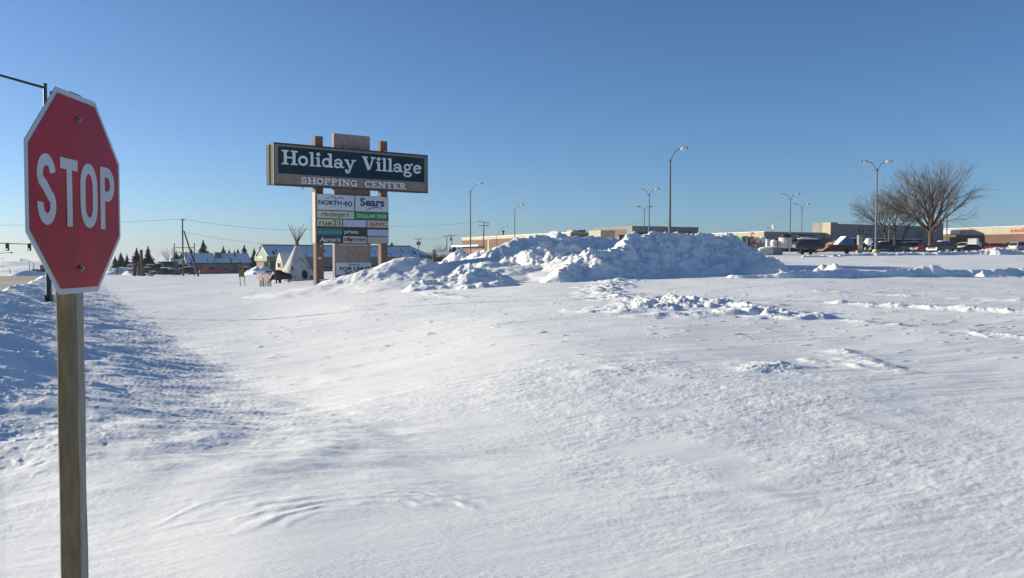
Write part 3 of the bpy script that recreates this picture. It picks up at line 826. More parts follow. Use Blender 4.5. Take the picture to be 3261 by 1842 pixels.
for k, ln in enumerate([[(.22, .28), (.34, .2), (.40, .1), (.47, .2), (.53, .28), (.58, .2), (.65, .12), (.74, .26)], [(.44, .15), (.50, .28)], [(.60, .18), (.68, .27)]]):
    ribbon(mt, [(X0 + p[0] * (X1 - X0), Z1 - p[1] * (Z1 - Z0)) for p in ln], .045, .018, .002 + k * .001)
mt.build('mountain_outline', mat('ink_%d_%d_%d' % tuple(int(c * 999) for c in NAVY), NAVY), o)
o, *r_ = tpanel('tenant_panel', .518, 1, 0, .335, (.43, .50, .55), 'white panel with navy lettering over a swoosh')
ttext(o, 'Sears', *r_, .14, .88, .10, .66, (.014, .024, .085), offset=.035)
sw = MB(); X0, X1, Z0, Z1 = r_
pts = [(.33, .90), (.42, .80), (.52, .74), (.65, .71), (.80, .76)]
ribbon(sw, [(X0 + p[0] * (X1 - X0), Z1 - p[1] * (Z1 - Z0)) for p in pts], .075, .018, .003)
sw.build('swoosh', mat('ink_14_24_85', (.014, .024, .085)), o)
o, *r_ = tpanel('tenant_panel', 0, .512, .335, .50, CRM, 'cream panel with dark handwritten lettering')
ttext(o, "Herberger's", *r_, .10, .86, .12, .92, (.03, .03, .03), shear=.35, offset=.008, space=.95)
o, *r_ = tpanel('tenant_panel', .518, 1, .335, .50, (.006, .16, .05), 'green panel with slanted white capitals')
ttext(o, 'DOLLAR TREE', *r_, .04, .96, .26, .78, (.36, .46, .38), shear=.25, offset=.02)
o, *r_ = tpanel('tenant_panel', 0, .343, .505, .665, CRM, 'cream panel with thin black lettering and a number')
ttext(o, 'rue21', *r_, .08, .92, .08, .90, (.02, .02, .02), offset=.006)
o, *r_ = tpanel('tenant_panel', .349, .682, .505, .665, (.38, .43, .58), 'blank pale lavender panel right of the cream numbered panel')
o, *r_ = tpanel('tenant_panel', .688, 1, .505, .665, (.40, .40, .33), 'cream panel with wide red capitals')
ttext(o, 'GNC', *r_, .10, .93, .22, .78, (.42, .02, .02), offset=.03)
o, *r_ = tpanel('tenant_panel', 0, .345, .695, .845, (.005, .13, .15), 'teal panel with thin pale lettering')
ttext(o, 'maurices', *r_, .05, .96, .25, .72, (.12, .32, .36), offset=-.006)
o, *r_ = tpanel('tenant_panel', .351, .682, .695, .845, (.014, .014, .018), 'black panel with white lower-case lettering')
ttext(o, 'press', *r_, .04, .64, .30, .86, (.40, .44, .46), offset=.03)
ttext(o, 'the', *r_, .18, .28, .10, .28, (.36, .40, .42), offset=.01)
o, *r_ = tpanel('tenant_panel', .688, 1, .695, .845, (.37, .41, .55), 'blank pale lavender panel below the red capitals')
o, *r_ = tpanel('tenant_panel', 0, .345, .85, 1, (.014, .016, .045), 'navy panel with slanted white lettering')
ttext(o, "Aaron's", *r_, .08, .92, .14, .84, (.42, .46, .50), shear=.22, offset=.03)
o, *r_ = tpanel('tenant_panel', .351, .682, .85, 1, (.40, .45, .46), 'white panel with a black lettered bar and red mark')
X0, X1, Z0, Z1 = r_
MB().box(X0 + .03 * (X1 - X0), X0 + .96 * (X1 - X0), .012, .0195, Z0 + .26 * (Z1 - Z0), Z0 + .72 * (Z1 - Z0)).build('black_bar', mat('ink_black', (.01, .01, .01)), o)
t_ = ttext(o, 'the', *r_, .05, .18, .34, .66, (.42, .46, .48), offset=.02); [setattr(q_, 'location', (0, -.006, 0)) for q_ in t_]
t_ = ttext(o, "athlete's foot", *r_, .36, .94, .34, .68, (.42, .46, .48), offset=.02); [setattr(q_, 'location', (0, -.006, 0)) for q_ in t_]
MB().prism([(X0 + p[0] * (X1 - X0), Z0 + p[1] * (Z1 - Z0)) for p in [(.18, .92), (.20, .52), (.26, .40), (.30, .08), (.36, .14), (.34, .46), (.28, .60), (.27, .86)]], .004, .011).build('red_mark', mat('ink_red', (.36, .015, .02)), o)
o, *r_ = tpanel('tenant_panel', .688, 1, .85, 1, (.33, .38, .34), 'blank pale green-grey panel at the bottom right')
# banner and boards on the centre slab (its front plane is .80 behind the board face)
def slab_rect(nm, pxl, pxr, pyt, pyb, m, k=.80, pr=.02, t=.02, lab=None):
    s0, z1 = on_face(pxl, pyt, -k + pr); s1, z0 = on_face(pxr, pyb, -k + pr)
    o = MB().box(s0, s1, k - pr - t, k - pr, z0, z1).build(nm, m, py_root)
    if lab: o['label'] = lab
    return o, s0, s1, z0, z1, k - pr - t
slab_rect('white_strip', 1080, 1170, 778, 783, M_signwhite)
bo, bx0, bx1, bz0, bz1, by = slab_rect('lease_banner', 1069.5, 1182, 837, 874, mat('banner_vinyl', (.55, .60, .66), .45, var=.05), lab='white vinyl banner offering space for lease')
def btext(body, f0, f1, g0, g1, **kw):
    return text_obj('letter', body, bx0 + f0 * (bx1 - bx0), bx0 + f1 * (bx1 - bx0), bz1 - g1 * (bz1 - bz0), bz1 - g0 * (bz1 - bz0), by - .004, mat('ink_black', (.01, .01, .01)), bo, **kw)
btext('Space', .35, .66, .06, .29, offset=.02, space=1.1)
btext('FOR LEASE', .10, .98, .34, .66, offset=.035)
btext('265-2722', .24, .86, .70, .97, offset=.03)
# fittings on the left post
gl = on_face(1017.5, 822, -.7)
MB().ell((gl[0], .66, gl[1]), (.13, .10, .11), 12, 8).build('round_lamp', mat('glass_globe', (.55, .62, .55), .2, var=.1), py_root, smooth=True)
g2 = on_face(1038, 833, -.72)
MB().box(g2[0] - .22, g2[0] + .25, .80, 1.02, g2[1] - .35, g2[1] + .35).build('switch_box', M_brickp, py_root)
MB().tube([(gl[0] - .1, .72, g2[1] - .5), (g2[0] + .2, .74, g2[1] - .47)], .025, 6).build('conduit', M_dark, py_root)
g3 = on_face(1024, 784, -.7)
MB().box(g3[0] - .09, g3[0] + .07, .70, .749, g3[1] - .05, g3[1] + .05).build('small_plate', M_signwhite, py_root)
# icicles and snow crumbs on the boards
rnd = random.Random(3)
for k in range(14):
    x = rnd.uniform(.2, Wc - .2); l = rnd.uniform(.03, .14)
    if k < 3: x = Wc * .16 + k * .12; l = .2 + .08 * k
    MB().tube([(x, .05, zbm - .03), (x + .02, .05, zbm - .06 - l)], [.035, .004], 5).build('icicle', mat('dirty_ice', (.12, .13, .14), .4), py_root)
for k in range(5):
    x = rnd.uniform(.3, Wc - .3); MB().ell((x, .05, zt + .05), (rnd.uniform(.06, .22), .05, .05), 8, 5).build('snow_crust', SNOW_PILE, py_root, smooth=True)
# low green planter beside the left post
pl = on_face(1029, 905, -.7)
plt_ = thing('planter_wall', 'low green planter wall with a cream end beside the pylon post', 'planter wall', (P0.x, P0.y, 0), RZ)
MB().box(pl[0], pl[0] + 2.2, .55, 1.5, -1.6, zpy(1035, 891, -.5)).build('green_wall', mat('dark_green_paint', (.03, .06, .045), .7), plt_)
MB().box(pl[0] - .28, pl[0] - .003, .50, 1.45, -1.6, zpy(1030, 889, -.5)).build('cream_end', mat('cream_paint', (.5, .47, .38), .7), plt_)
# ------------------------------------------------------------------ buildings
RZ2 = math.atan2(.47, .88)            # frame with x along the shop fronts, y away from the viewer
RZ1 = math.atan2(-.88, .47)           # frame of the sun-facing side walls: x towards the viewer, y into the building
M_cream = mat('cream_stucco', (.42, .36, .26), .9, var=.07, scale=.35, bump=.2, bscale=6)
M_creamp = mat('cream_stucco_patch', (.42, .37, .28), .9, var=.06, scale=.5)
def brick_mat(name, c1, c2, sc=1.0):
    m = bpy.data.materials.new(name); m.use_nodes = True; nt = m.node_tree; b = nt.nodes['Principled BSDF']; b.inputs['Roughness'].default_value = .9
    tc = nt.nodes.new('ShaderNodeTexCoord'); sp = nt.nodes.new('ShaderNodeSeparateXYZ'); cb = nt.nodes.new('ShaderNodeCombineXYZ'); ad = nt.nodes.new('ShaderNodeMath')
    nt.links.new(tc.outputs['Object'], sp.inputs[0]); nt.links.new(sp.outputs[0], ad.inputs[0]); nt.links.new(sp.outputs[1], ad.inputs[1])
    nt.links.new(ad.outputs[0], cb.inputs[0]); nt.links.new(sp.outputs[2], cb.inputs[1])
    br = nt.nodes.new('ShaderNodeTexBrick'); br.inputs['Scale'].default_value = 4.5 * sc
    br.inputs['Color1'].default_value = (*c1, 1); br.inputs['Color2'].default_value = (*c2, 1); br.inputs['Mortar'].default_value = (.28, .25, .22, 1); br.inputs['Mortar Size'].default_value = .012
    nt.links.new(cb.outputs[0], br.inputs['Vector'])
    n = nt.nodes.new('ShaderNodeTexNoise'); n.inputs['Scale'].default_value = .5; n.inputs['Detail'].default_value = 6
    nt.links.new(tc.outputs['Object'], n.inputs['Vector'])
    hs = nt.nodes.new('ShaderNodeMix'); hs.data_type = 'RGBA'; hs.blend_type = 'MULTIPLY'; hs.inputs[0].default_value = .5
    nt.links.new(br.outputs[0], hs.inputs[6]); nt.links.new(n.outputs[0], hs.inputs[7]); nt.links.new(hs.outputs[2], b.inputs['Base Color'])
    return m
M_brick = brick_mat('brown_brick', (.20, .105, .065), (.16, .085, .055))
M_brick2 = brick_mat('red_brown_brick', (.22, .11, .075), (.27, .14, .09))
M_glass = mat('dark_glass', (.02, .025, .03), .12, var=.3, scale=2)
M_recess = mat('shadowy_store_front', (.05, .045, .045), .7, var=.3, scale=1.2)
M_wht = mat('white_paint', (.70, .70, .68), .6, var=.08)
M_snowcap = mat('settled_snow', (.82, .83, .85), .8, var=.04, scale=2, bump=.5, bscale=5)
M_grey = mat('grey_and_shaded_cream', (.22, .22, .20), .85, var=.08, scale=.5)  # plain grey parts; on the cream store fronts this grey paints shade
def col_at(px, zt, D):      # x, y at depth D on a pixel column
    p = at(px, HORIZON, D); return (p.x, p.y)

# 1 brick wing at the left end of the mall: lit side wall + short shaded front
c = col_at(1817, 0, 205)
b1 = thing('brick_store', 'long brown brick store with a cream roof band, partly behind the snow piles', 'store building', (c[0], c[1], 0), RZ1)
ZT = 7.95
MB().box(-61.5, 0, 0, 14.5, -2, ZT - .75).build('wall', M_brick, b1)
MB().box(-61.6, .15, -.12, 14.6, ZT - .749, ZT).build('roof_band', M_cream, b1)
MB().box(-61.7, .2, -.2, 14.7, ZT + .001, ZT + .10).build('snow_edge', M_snowcap, b1)
for xx, w in ((-44.2, .9), (-13.5, .9), (-2.2, 2.2)):
    MB().box(xx, xx + w, -.10, -.002, -2, ZT - .752).build('pilaster', M_cream, b1)
MB().box(-66, -47.5, -1.6, -.004, 5.35, 5.75).build('snowy_awning', M_snowcap, b1)
MB().box(-57, -48, -.06, -.003, 1.0, 4.4).build('loading_door', mat('brown_door', (.16, .09, .06), .7, var=.15), b1)
MB().box(.152, .2, -.1, 14.5, ZT - .748, ZT + .05).build('shaded_front_fascia', M_grey, b1)  # added grey panel: shade painted over the cream band's front end
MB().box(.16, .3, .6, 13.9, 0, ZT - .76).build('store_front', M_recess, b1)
for xx in (4.2, 8.8, 12.6):
    MB().box(.31, .36, xx, xx + .5, 0, ZT - .77).build('pilaster', M_grey, b1)
for xx, w in ((3.0, 1.6), (4.9, 2.0)):
    MB().box(-6.5, -4.0, xx, xx + w, ZT + .1, ZT + (.85 if w > 1.8 else .75)).build('rooftop_unit', M_cream if w < 1.8 else M_grey, b1)
vent = thing('roof_vent', 'small round vent on the brick store roof', 'vent', (at(1639, 746, 225).x - 3, 225, 7.9))
MB().tube([(0, 0, 0), (0, 0, .9)], .22, 8).ell((0, 0, 1.0), (.4, .4, .25), 8, 5).build('vent_pipe', M_dark, vent)

# 2 taller block
c = col_at(2013, 0, 200)
b2 = thing('penthouse_block', 'taller flat-roofed block of the mall rising behind the huge snow heap', 'store building', (c[0], c[1], 0), RZ2)
ZT2 = 1.6 + 105 * 200 / FPX
MB().box(0, 19.7, 0, 16, 0, ZT2).build('wall', M_grey, b2)
MB().box(-.06, 19.76, -.06, 16, ZT2 - .35, ZT2 + .08).build('parapet', M_grey, b2)
MB().box(-.03, -.002, 2.2, 9.0, ZT2 - 2.2, ZT2 - .6).build('louvre', mat('brown_louvre', (.12, .085, .06), .7, var=.3, scale=8, stretch=(1, 8, 1)), b2)
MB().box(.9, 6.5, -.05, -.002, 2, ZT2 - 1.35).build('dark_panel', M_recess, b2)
MB().box(-6.8, -2.8, 3, 8, 5, ZT2 - .95).build('side_annexe', M_cream, b2)
for xx in (15.2, 16.3, 17.2):
    MB().box(xx, xx + .7, -.04, -.002, ZT2 - 1.35, ZT2 - 1.0).build('letter', M_dark, b2)

# 3 low canopy store
c = col_at(2433.5, 0, 207)
b3 = thing('canopy_store', 'low store with a deep cream canopy and a roof dish', 'store building', (c[0], c[1], 0), RZ2)
ZT3 = 1.6 + 87 * 207 / FPX; ZB3 = 1.6 + 64.5 * 207 / FPX
MB().box(0, 20.6, 0, 22, ZB3, ZT3).build('canopy', M_grey, b3)  # grey paints shade onto the cream canopy's front; its side stays cream
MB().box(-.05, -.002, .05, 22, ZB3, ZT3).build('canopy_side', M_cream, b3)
MB().box(-.08, 20.65, -.08, 22, ZT3 + .001, ZT3 + .12).build('snow_edge', M_snowcap, b3)
for yy in (.5, 4.6, 9.2): MB().box(-.07, -.051, yy, yy + 2.9, ZB3 + .25, ZT3 - .3).build('pale_panel', M_creamp, b3)
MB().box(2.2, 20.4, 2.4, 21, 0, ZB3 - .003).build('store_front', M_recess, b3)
for k in range(6):
    MB().box(4 + k * 2.9, 4 + k * 2.9 + 2.1, 2.36, 2.399, 3.2, 5.6).build('window', M_glass, b3)
MB().box(9.2, 13.8, 2.30, 2.355, 5.2, 6.0).build('window_banner', mat('pale_banner', (.45, .43, .45), .6), b3)
MB().box(10.4, 12.1, -.05, -.002, ZB3 + .75, ZB3 + 1.35).build('red_sign', mat('dull_red', (.22, .05, .06), .6), b3)
for xx in (.4, 7, 13.5, 19.9): MB().tube([(xx, .35, 1.5), (xx, .35, ZB3 - .003)], .16, 8).build('column', M_grey, b3)
ds = thing('satellite_dish', 'grey satellite dish on the low store roof', 'satellite dish', (at(2455, 730, 210).x, 210, ZT3 + .1))
db = MB()
vs = []; fs = []
for j in range(5):
    r_ = .95 * j / 4
    for k in range(14):
        a_ = 2 * math.pi * k / 14; vs.append((-.35 * (1 - (r_ / .95) ** 2), r_ * math.cos(a_), 1.0 + r_ * math.sin(a_)))
for j in range(4):
    for k in range(14): fs.append((j * 14 + k, j * 14 + (k + 1) % 14, (j + 1) * 14 + (k + 1) % 14, (j + 1) * 14 + k))
d_ = db.add([(v[0] + .5, v[1], v[2]) for v in vs], fs).build('dish', mat('dish_grey', (.34, .34, .33), .6), ds, smooth=True)
d_.modifiers.new('thick', 'SOLIDIFY').thickness = .04
MB().tube([(.3, 0, 0), (.2, 0, 1.0)], .07, 6).build('mast', M_dark, ds)
MB().tube([(.15, 0, .9), (-.8, 0, 1.0)], .04, 5).ell((-.85, 0, 1.0), (.14, .1, .1), 8, 5).build('feed_arm', M_dark, ds)

# 4 portico department store
c = col_at(2644.5, 0, 215)
b4 = thing('portico_store', 'department store front with a tall cream portico and script sign behind the bare trees', 'store building', (c[0], c[1], 0), RZ2)
ZT4 = 1.6 + 113 * 215 / FPX; ZB4 = 1.6 + 67 * 215 / FPX
MB().box(2.41, 34.7, 0, 6, ZB4, ZT4).build('fascia', M_grey, b4)  # grey fascia and piers: shade painted onto the cream portico
MB().box(0, 2.4, -.05, 6, 2, ZT4 + .35).build('end_pier', M_grey, b4)
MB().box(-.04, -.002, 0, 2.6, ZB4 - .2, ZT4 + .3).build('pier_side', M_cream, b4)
MB().box(34.71, 37.8, -4.1, 1, 2, ZT4 + .75).build('end_pier', M_grey, b4)
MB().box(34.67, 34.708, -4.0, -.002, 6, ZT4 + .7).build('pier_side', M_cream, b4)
MB().box(2.42, 34.6, -.12, -.002, ZB4 - .02, ZB4 + .16).build('snow_ledge', M_snowcap, b4)
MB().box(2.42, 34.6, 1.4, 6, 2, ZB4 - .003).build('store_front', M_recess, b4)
MB().box(30.5, 34.6, -.02, 1.39, ZB4 - 1.3, ZB4 - .022).build('dark_soffit', M_dark, b4)
for k in range(9):
    MB().box(3.6 + k * 3.2, 5.6 + k * 3.2, 1.36, 1.399, 3.4, 6.0).build('window', M_glass, b4)
for xx in (.5, 10, 21, 30): MB().tube([(xx + 2, .4, 2), (xx + 2, .4, ZB4 - .004)], .2, 8).build('column', M_dark, b4)
s0, s1 = 10.3, 22.0
MB().box(s0, s1, -.10, -.002, ZT4 - 2.45, ZT4 - .75).build('sign_frame', M_dark, b4)
sg = MB().box(s0 + .14, s1 - .14, -.16, -.101, ZT4 - 2.31, ZT4 - .89).build('sign_board', mat('mauve_board', (.27, .24, .27), .7), b4)
text_obj('letter', "Herberger's", s0 + 2.4, s1 - 1.2, ZT4 - 2.1, ZT4 - 1.0, -.165, M_dark, sg, shear=.35, offset=.01)
fl = MB()
for k in range(6):
    a_ = k * math.pi / 3; fl.prism([(s0 + 1.25 + .32 * math.cos(a_) + .2 * math.cos(t * math.pi / 3), ZT4 - 1.6 + .32 * math.sin(a_) + .2 * math.sin(t * math.pi / 3)) for t in range(6)], -.168 - k * .002, -.161)
fl.build('flower_emblem', mat('maroon_ink', (.12, .02, .03), .6), sg)
MB().box(3.5, 4.9, 1.30, 1.355, 4.0, 5.6).build('poster', mat('pale_banner', (.45, .43, .45), .6), b4)

# 5 right wing, lit side wall
c = col_at(2979, 0, 237)
b5 = thing('brick_mall_wing', 'long sunlit brick mall wing with a cream parapet and red store letters', 'store building', (c[0], c[1], 0), RZ1)
ZT5 = 9.88; ZB5 = 7.97
MB().box(.6, 60, 0, 25, 1, ZB5 - .003).build('wall', M_brick, b5)
pr_ = [(0.0, .8), (.15, .35), (.45, .08), (.8, -.15), (60, -.15), (60, 25), (0, 25)]
pb_ = MB()
n_ = len(pr_)
pb_.add([(x, y, ZB5) for x, y in pr_] + [(x, y, ZT5) for x, y in pr_], [tuple(range(n_))[::-1], tuple(range(n_, 2 * n_))] + [(i, (i + 1) % n_, (i + 1) % n_ + n_, i + n_) for i in range(n_)])
pb_.build('parapet', M_cream, b5)
MB().box(.9, 60, -.20, 25, ZT5 + .002, ZT5 + .1).build('snow_edge', M_snowcap, b5)
def on_wing(px, py):
    a_ = at(px, py, 1.0) - Vector((0, 0, EYE)); n_v = Vector((-.88, -.47, 0)).normalized(); b_ = Vector((c[0], c[1], 0)) + n_v * .15
    t = (b_ - Vector((0, 0, EYE))).dot(n_v) / a_.dot(n_v); h_ = Vector((0, 0, EYE)) + a_ * t
    return ((h_ - b_).dot(Vector((.47, -.88, 0)).normalized()), h_.z)
def wing_box(nm, pxl, pxr, pyt, pyb, d, m):
    a_ = on_wing(pxl, pyt); b_ = on_wing(pxr, pyb)
    return MB().box(a_[0], b_[0], -.15 - d, -.152, b_[1], a_[1]).build(nm, m, b5)
wing_box('sign_box', 3001, 3058, 734.5, 745.5, .9, M_wht)
for a_, b_ in ((3071, 3102), (3110, 3140), (3148, 3180), (3187, 3215)): wing_box('parapet_patch', a_, b_, 729.5 - (a_ - 3071) * .03, 744 - (a_ - 3071) * .02, .02, M_creamp)
a_ = on_wing(3219, 727.5); b_ = on_wing(3253, 740)
text_obj('letter', 'rue21', a_[0], a_[0] + (b_[0] - a_[0]) * 1.72, b_[1] + .0, a_[1], -.30, mat('red_letter', (.40, .015, .03), .5), b5, offset=.045)
for k in range(2): MB().box(on_wing(3234 + 18 * k, 716)[0], on_wing(3247 + 18 * k, 716)[0], 3, 5, ZT5 + .1, ZT5 + .85).build('rooftop_unit', M_grey, b5)
c6 = col_at(2955, 0, 236)
lk = thing('link_wall', 'recessed grey link wall between the portico and the brick wing', 'wall', (c6[0], c6[1], 0), RZ2)
MB().box(0, 4, 2, 8, 1, 9.3).build('wall', M_grey, lk); MB().box(.5, 3.2, 1.9, 1.997, 3, 7).build('doorway', M_recess, lk)
ub = at(3109, 785, 200)
ut = thing('utility_cabinet', 'tall cream utility cabinet standing against the brick wing', 'cabinet', (ub.x, ub.y, gz(ub.x, ub.y)), RZ1)
MB().box(-.95, .95, -.5, .5, 0, 2.3).build('housing', M_cream, ut); MB().box(-.95, .95, -.54, -.502, 1.1, 1.14).build('door_seam', M_grey, ut)

# 6 low grey building left
c = col_at(597, 0, 235)
M_roofsnow = bpy.data.materials.new('snowy_metal_roof'); M_roofsnow.use_nodes = True
_nt = M_roofsnow.node_tree; _b = _nt.nodes['Principled BSDF']; _b.inputs['Roughness'].default_value = .8
_tc = _nt.nodes.new('ShaderNodeTexCoord'); _mp = _nt.nodes.new('ShaderNodeMapping'); _mp.inputs['Scale'].default_value = (1.6, .22, .22)
_n = _nt.nodes.new('ShaderNodeTexNoise'); _n.inputs['Scale'].default_value = 1.0; _n.inputs['Detail'].default_value = 5
_cr = _nt.nodes.new('ShaderNodeMapRange'); _cr.inputs[1].default_value = .60; _cr.inputs[2].default_value = .68
_mx = _nt.nodes.new('ShaderNodeMix'); _mx.data_type = 'RGBA'; _mx.inputs[6].default_value = (.80, .81, .83, 1); _mx.inputs[7].default_value = (.05, .09, .10, 1)
_nt.links.new(_tc.outputs['Object'], _mp.inputs[0]); _nt.links.new(_mp.outputs[0], _n.inputs['Vector']); _nt.links.new(_n.outputs[0], _cr.inputs[0]); _nt.links.new(_cr.outputs[0], _mx.inputs[0]); _nt.links.new(_mx.outputs[2], _b.inputs['Base Color'])
M_olive = mat('olive_siding', (.21, .19, .15), .85, var=.06, scale=.4)
M_green = mat('green_metal', (.10, .17, .12), .6, var=.08, scale=.5)
def gable_house(root, L, Wd, z0, ze, zr, over, mw, mr, mg, hip=0.0):
    """long axis x, front eave at y=0, gables at x=0 and x=L"""
    MB().box(0, L, 0, Wd, z0, ze).build('wall', mw, root)
    for x in ((0,) if hip else (0, L)):
        MB().add([(x - .02, 0, ze), (x - .02, Wd, ze), (x - .02, Wd / 2, zr), (x + .02, 0, ze), (x + .02, Wd, ze), (x + .02, Wd / 2, zr)], [(0, 1, 2), (5, 4, 3), (0, 2, 5, 3), (1, 4, 5, 2), (0, 3, 4, 1)]).build('gable', mg, root)
    t = .12; o = over; sl = (zr - ze) / (Wd / 2)
    xa, xb = -o, L + (0 if hip else o)
    xr = L - hip
    ya, za = -o, ze - sl * o
    MB().add([(xa, ya, za), (xb, ya, za), (xr if hip else xb, Wd / 2, zr), (xa, Wd / 2, zr), (xa, ya, za + t), (xb, ya, za + t), (xr if hip else xb, Wd / 2, zr + t), (xa, Wd / 2, zr + t)],
             [(3, 2, 1, 0), (4, 5, 6, 7), (0, 1, 5, 4), (1, 2, 6, 5), (2, 3, 7, 6), (3, 0, 4, 7)]).build('roof', mr, root)
    yb = Wd + o
    MB().add([(xa, yb, za), (xb, yb, za), (xr if hip else xb, Wd / 2 + .01, zr), (xa, Wd / 2 + .01, zr), (xa, yb, za + t), (xb, yb, za + t), (xr if hip else xb, Wd / 2 + .01, zr + t), (xa, Wd / 2 + .01, zr + t)],
             [(0, 1, 2, 3), (7, 6, 5, 4), (4, 5, 1, 0), (5, 6, 2, 1), (6, 7, 3, 2), (7, 4, 0, 3)]).build('roof', mr, root)
ha = thing('low_grey_building', 'low grey-brown building with a snowy blue roof and a red pickup in front', 'building', (c[0], c[1], 0), RZ2)
gable_house(ha, 16.6, 9.5, -3.4, .75, 3.2, .45, M_olive, M_roofsnow, M_green)
MB().box(-.48, 17.05, -.50, -.455, .40, .62).build('gutter', M_dark, ha)
for xx in (3.3, 12.6): MB().box(xx, xx + .12, -.06, -.002, -3, .6).build('downpipe', M_dark, ha)
for xx, w in ((9.6, .7), (13.9, .9)):
    f_ = MB().box(xx, xx + w + .16, -.07, -.002, -1.6, -.5).build('window', M_wht if xx < 10 else M_dark, ha); MB().box(xx + .08, xx + w + .08, -.09, -.071, -1.5, -.6).build('pane', M_glass, f_)
MB().box(7.4, 9.4, 2.0, 3.9, 1.6, 3.55).build('rooftop_unit', M_green, ha)
MB().box(-.35, -.03, 1.5, 3.4, -3, .3).build('lit_porch', M_cream, ha)
MB().box(-3.4, -.4, 4.5, 9.0, -3.2, .6).build('side_wing', M_olive, ha)
MB().add([(-3.7, 4.1, .5), (-.36, 4.1, .5), (-.36, 7, 1.7), (-3.7, 7, 1.7), (-3.7, 9.3, .6), (-.36, 9.3, .6)], [(0, 1, 2, 3), (3, 2, 5, 4), (0, 3, 4), (1, 5, 2), (0, 4, 5, 1)]).build('wing_roof', M_roofsnow, ha)

# 7 green-gabled long building
c = col_at(857, 0, 188)
hb = thing('green_gabled_building', 'long low building with a green gable, brick corner and snowy blue roof', 'building', (c[0], c[1], 0), RZ2)
ze, zr = 2.45, 4.75
gable_house(hb, 38.5, 13.0, -2.2, ze - .1, zr, .35, mat('grey_blue_siding', (.20, .21, .21), .8, var=.05), M_roofsnow, M_green, hip=3.0)
MB().box(-.5, -.06, -.1, 13.1, 1.15, ze - .12).build('green_band', M_green, hb)
MB().box(-.18, 3.2, -.5, -.003, 1.15, ze - .4).build('green_band', M_green, hb)
MB().box(-.12, -.003, 4.5, 12.6, -2.2, 1.14).build('brick_wall', M_brick2, hb)
MB().box(-.10, -.004, .4, 4.2, -1.2, 1.1).build('shop_window', M_glass, hb)
MB().box(.3, 4.6, -.09, -.003, -1.1, 1.1).build('shop_window', M_glass, hb)
for xx in (1.4, 2.6, 3.8): MB().box(xx, xx + .12, -.13, -.091, -1.1, 1.1).build('mullion', mat('sage_trim', (.28, .33, .25), .6), hb)
MB().box(-.56, -.502, 4.3, 8.4, 1.75, 2.3).build('gable_sign', mat('faded_yellow_sign', (.52, .50, .36), .6, var=.35, scale=3), hb)
MB().box(4.8, 38.3, -.06, -.003, -.35, -.25).build('dark_trim', M_dark, hb)
MB().box(-.35, 35.3, 6.0, 7.0, zr - .25, zr + .16).build('ridge_cap', mat('slate_metal', (.05, .07, .08), .5), hb)
for xx in (12.6, 27.5): MB().tube([(xx, 4.2, 3.7), (xx, 4.2, 4.4)], .2, 8).build('roof_vent', M_dark, hb)

# 8 far long low shed
c = col_at(1356, 0, 290)
hc = thing('far_shed', 'distant low dark shed with a snow-topped roof, right of the green-gabled building', 'building', (c[0], c[1], 0), R(6))
gable_house(hc, 11.5, 9, -1, 2.4, 4.0, .4, M_dark, M_roofsnow, M_dark)
# 9 pointed arch entrance lit by the sun behind the tepee
c = at(889, 861, 150)
ar = thing('arched_entry', 'sunlit white pointed-arch entry standing left of the tepee', 'entry', (c.x, c.y, c.z), R(-38))
def arch(w, h, n=10, z0=0.0):
    R_ = []; 
    for i in range(n + 1):
        t = i / n; R_.append((w / 2 * (1 - t ** 2.3), z0 + (h - z0) * t))
    return R_ + [(-x, z) for x, z in R_[::-1][1:]]
MB().prism(arch(1.9, 3.1), 0, 2.2).build('shell', mat('cream_white_canvas', (.74, .69, .55), .85, var=.04), ar)
d1 = MB().box(-.55, .55, -.05, -.003, 0, 1.35).build('door', mat('pale_grey_door', (.48, .46, .40), .7), ar)
MB().box(-.35, .35, -.08, -.051, .5, 1.2).build('window', M_glass, d1)
MB().box(-.8, .8, -.06, -.003, 1.6, 1.66).build('lintel', M_grey, ar)
# ------------------------------------------------------------------ parking-lot lamps
M_pole = mat('galvanised_pole', (.10, .12, .12), .6, .0, var=.12, scale=2)
M_head = mat('frosted_lamp_housing', (.66, .62, .58), .5, var=.06)
M_hood = mat('dark_photocell', (.05, .06, .07), .5)
def lamp_post(px, top_py, D, arms, label, yellow=None, hgt=None, rot=0.0, light=1.0, extra=0, base_z=None, name='lamp_post', group='parking lot lamp posts', arm=1.10, rise=1.45):
    T = at(px, top_py, D)
    z0 = gz(T.x, D) if base_z is None else base_z
    h = T.z - z0
    o = thing(name, label, 'lamp post', (T.x, D, z0), rot, group)
    MB().tube([(0, 0, -.6), (0, 0, 0), (0, 0, h)], [.17 * light, .16 * light, .085 * light], 10).build('pole', M_pole, o)
    MB().tube([(0, 0, h - .08), (0, 0, h + .10)], .11 * light, 8).build('pole_cap', M_dark, o)
    for s in arms:
        pts = []
        for i in range(9):
            t = i / 8
            pts.append((s * arm * (1 - math.cos(t * math.pi / 2)) * .62 + s * arm * .38 * t, 0, h - .45 + rise * math.sin(t * math.pi / 2)))
        MB().tube(pts, .045 * light, 6).build('arm', M_pole, o)
        e = Vector(pts[-1])
        MB().ell((e.x + s * .42, 0, e.z + .02), (.48, .25, .23), 12, 8, Euler((0, -s * .15, 0))).build('lamp_head', M_head, o, smooth=True)
        MB().ell((e.x + s * .78, 0, e.z + .08), (.16, .16, .15), 10, 6).build('photocell', M_hood, o, smooth=True)
    return o
lamp_post(2134, 512, 104, (1,), 'tallest single-arm lamp post, rising behind the huge snow heap', arm=1.25, rise=1.85, light=1.25)
lamp_post(2793, 541, 113, (-1, 1), 'double-arm lamp post with a yellow concrete base', light=1.05)
lamp_post(2067.5, 621, 165, (-1, 1), 'double-arm lamp post left of the tallest lamp, nearer of the overlapping pair')
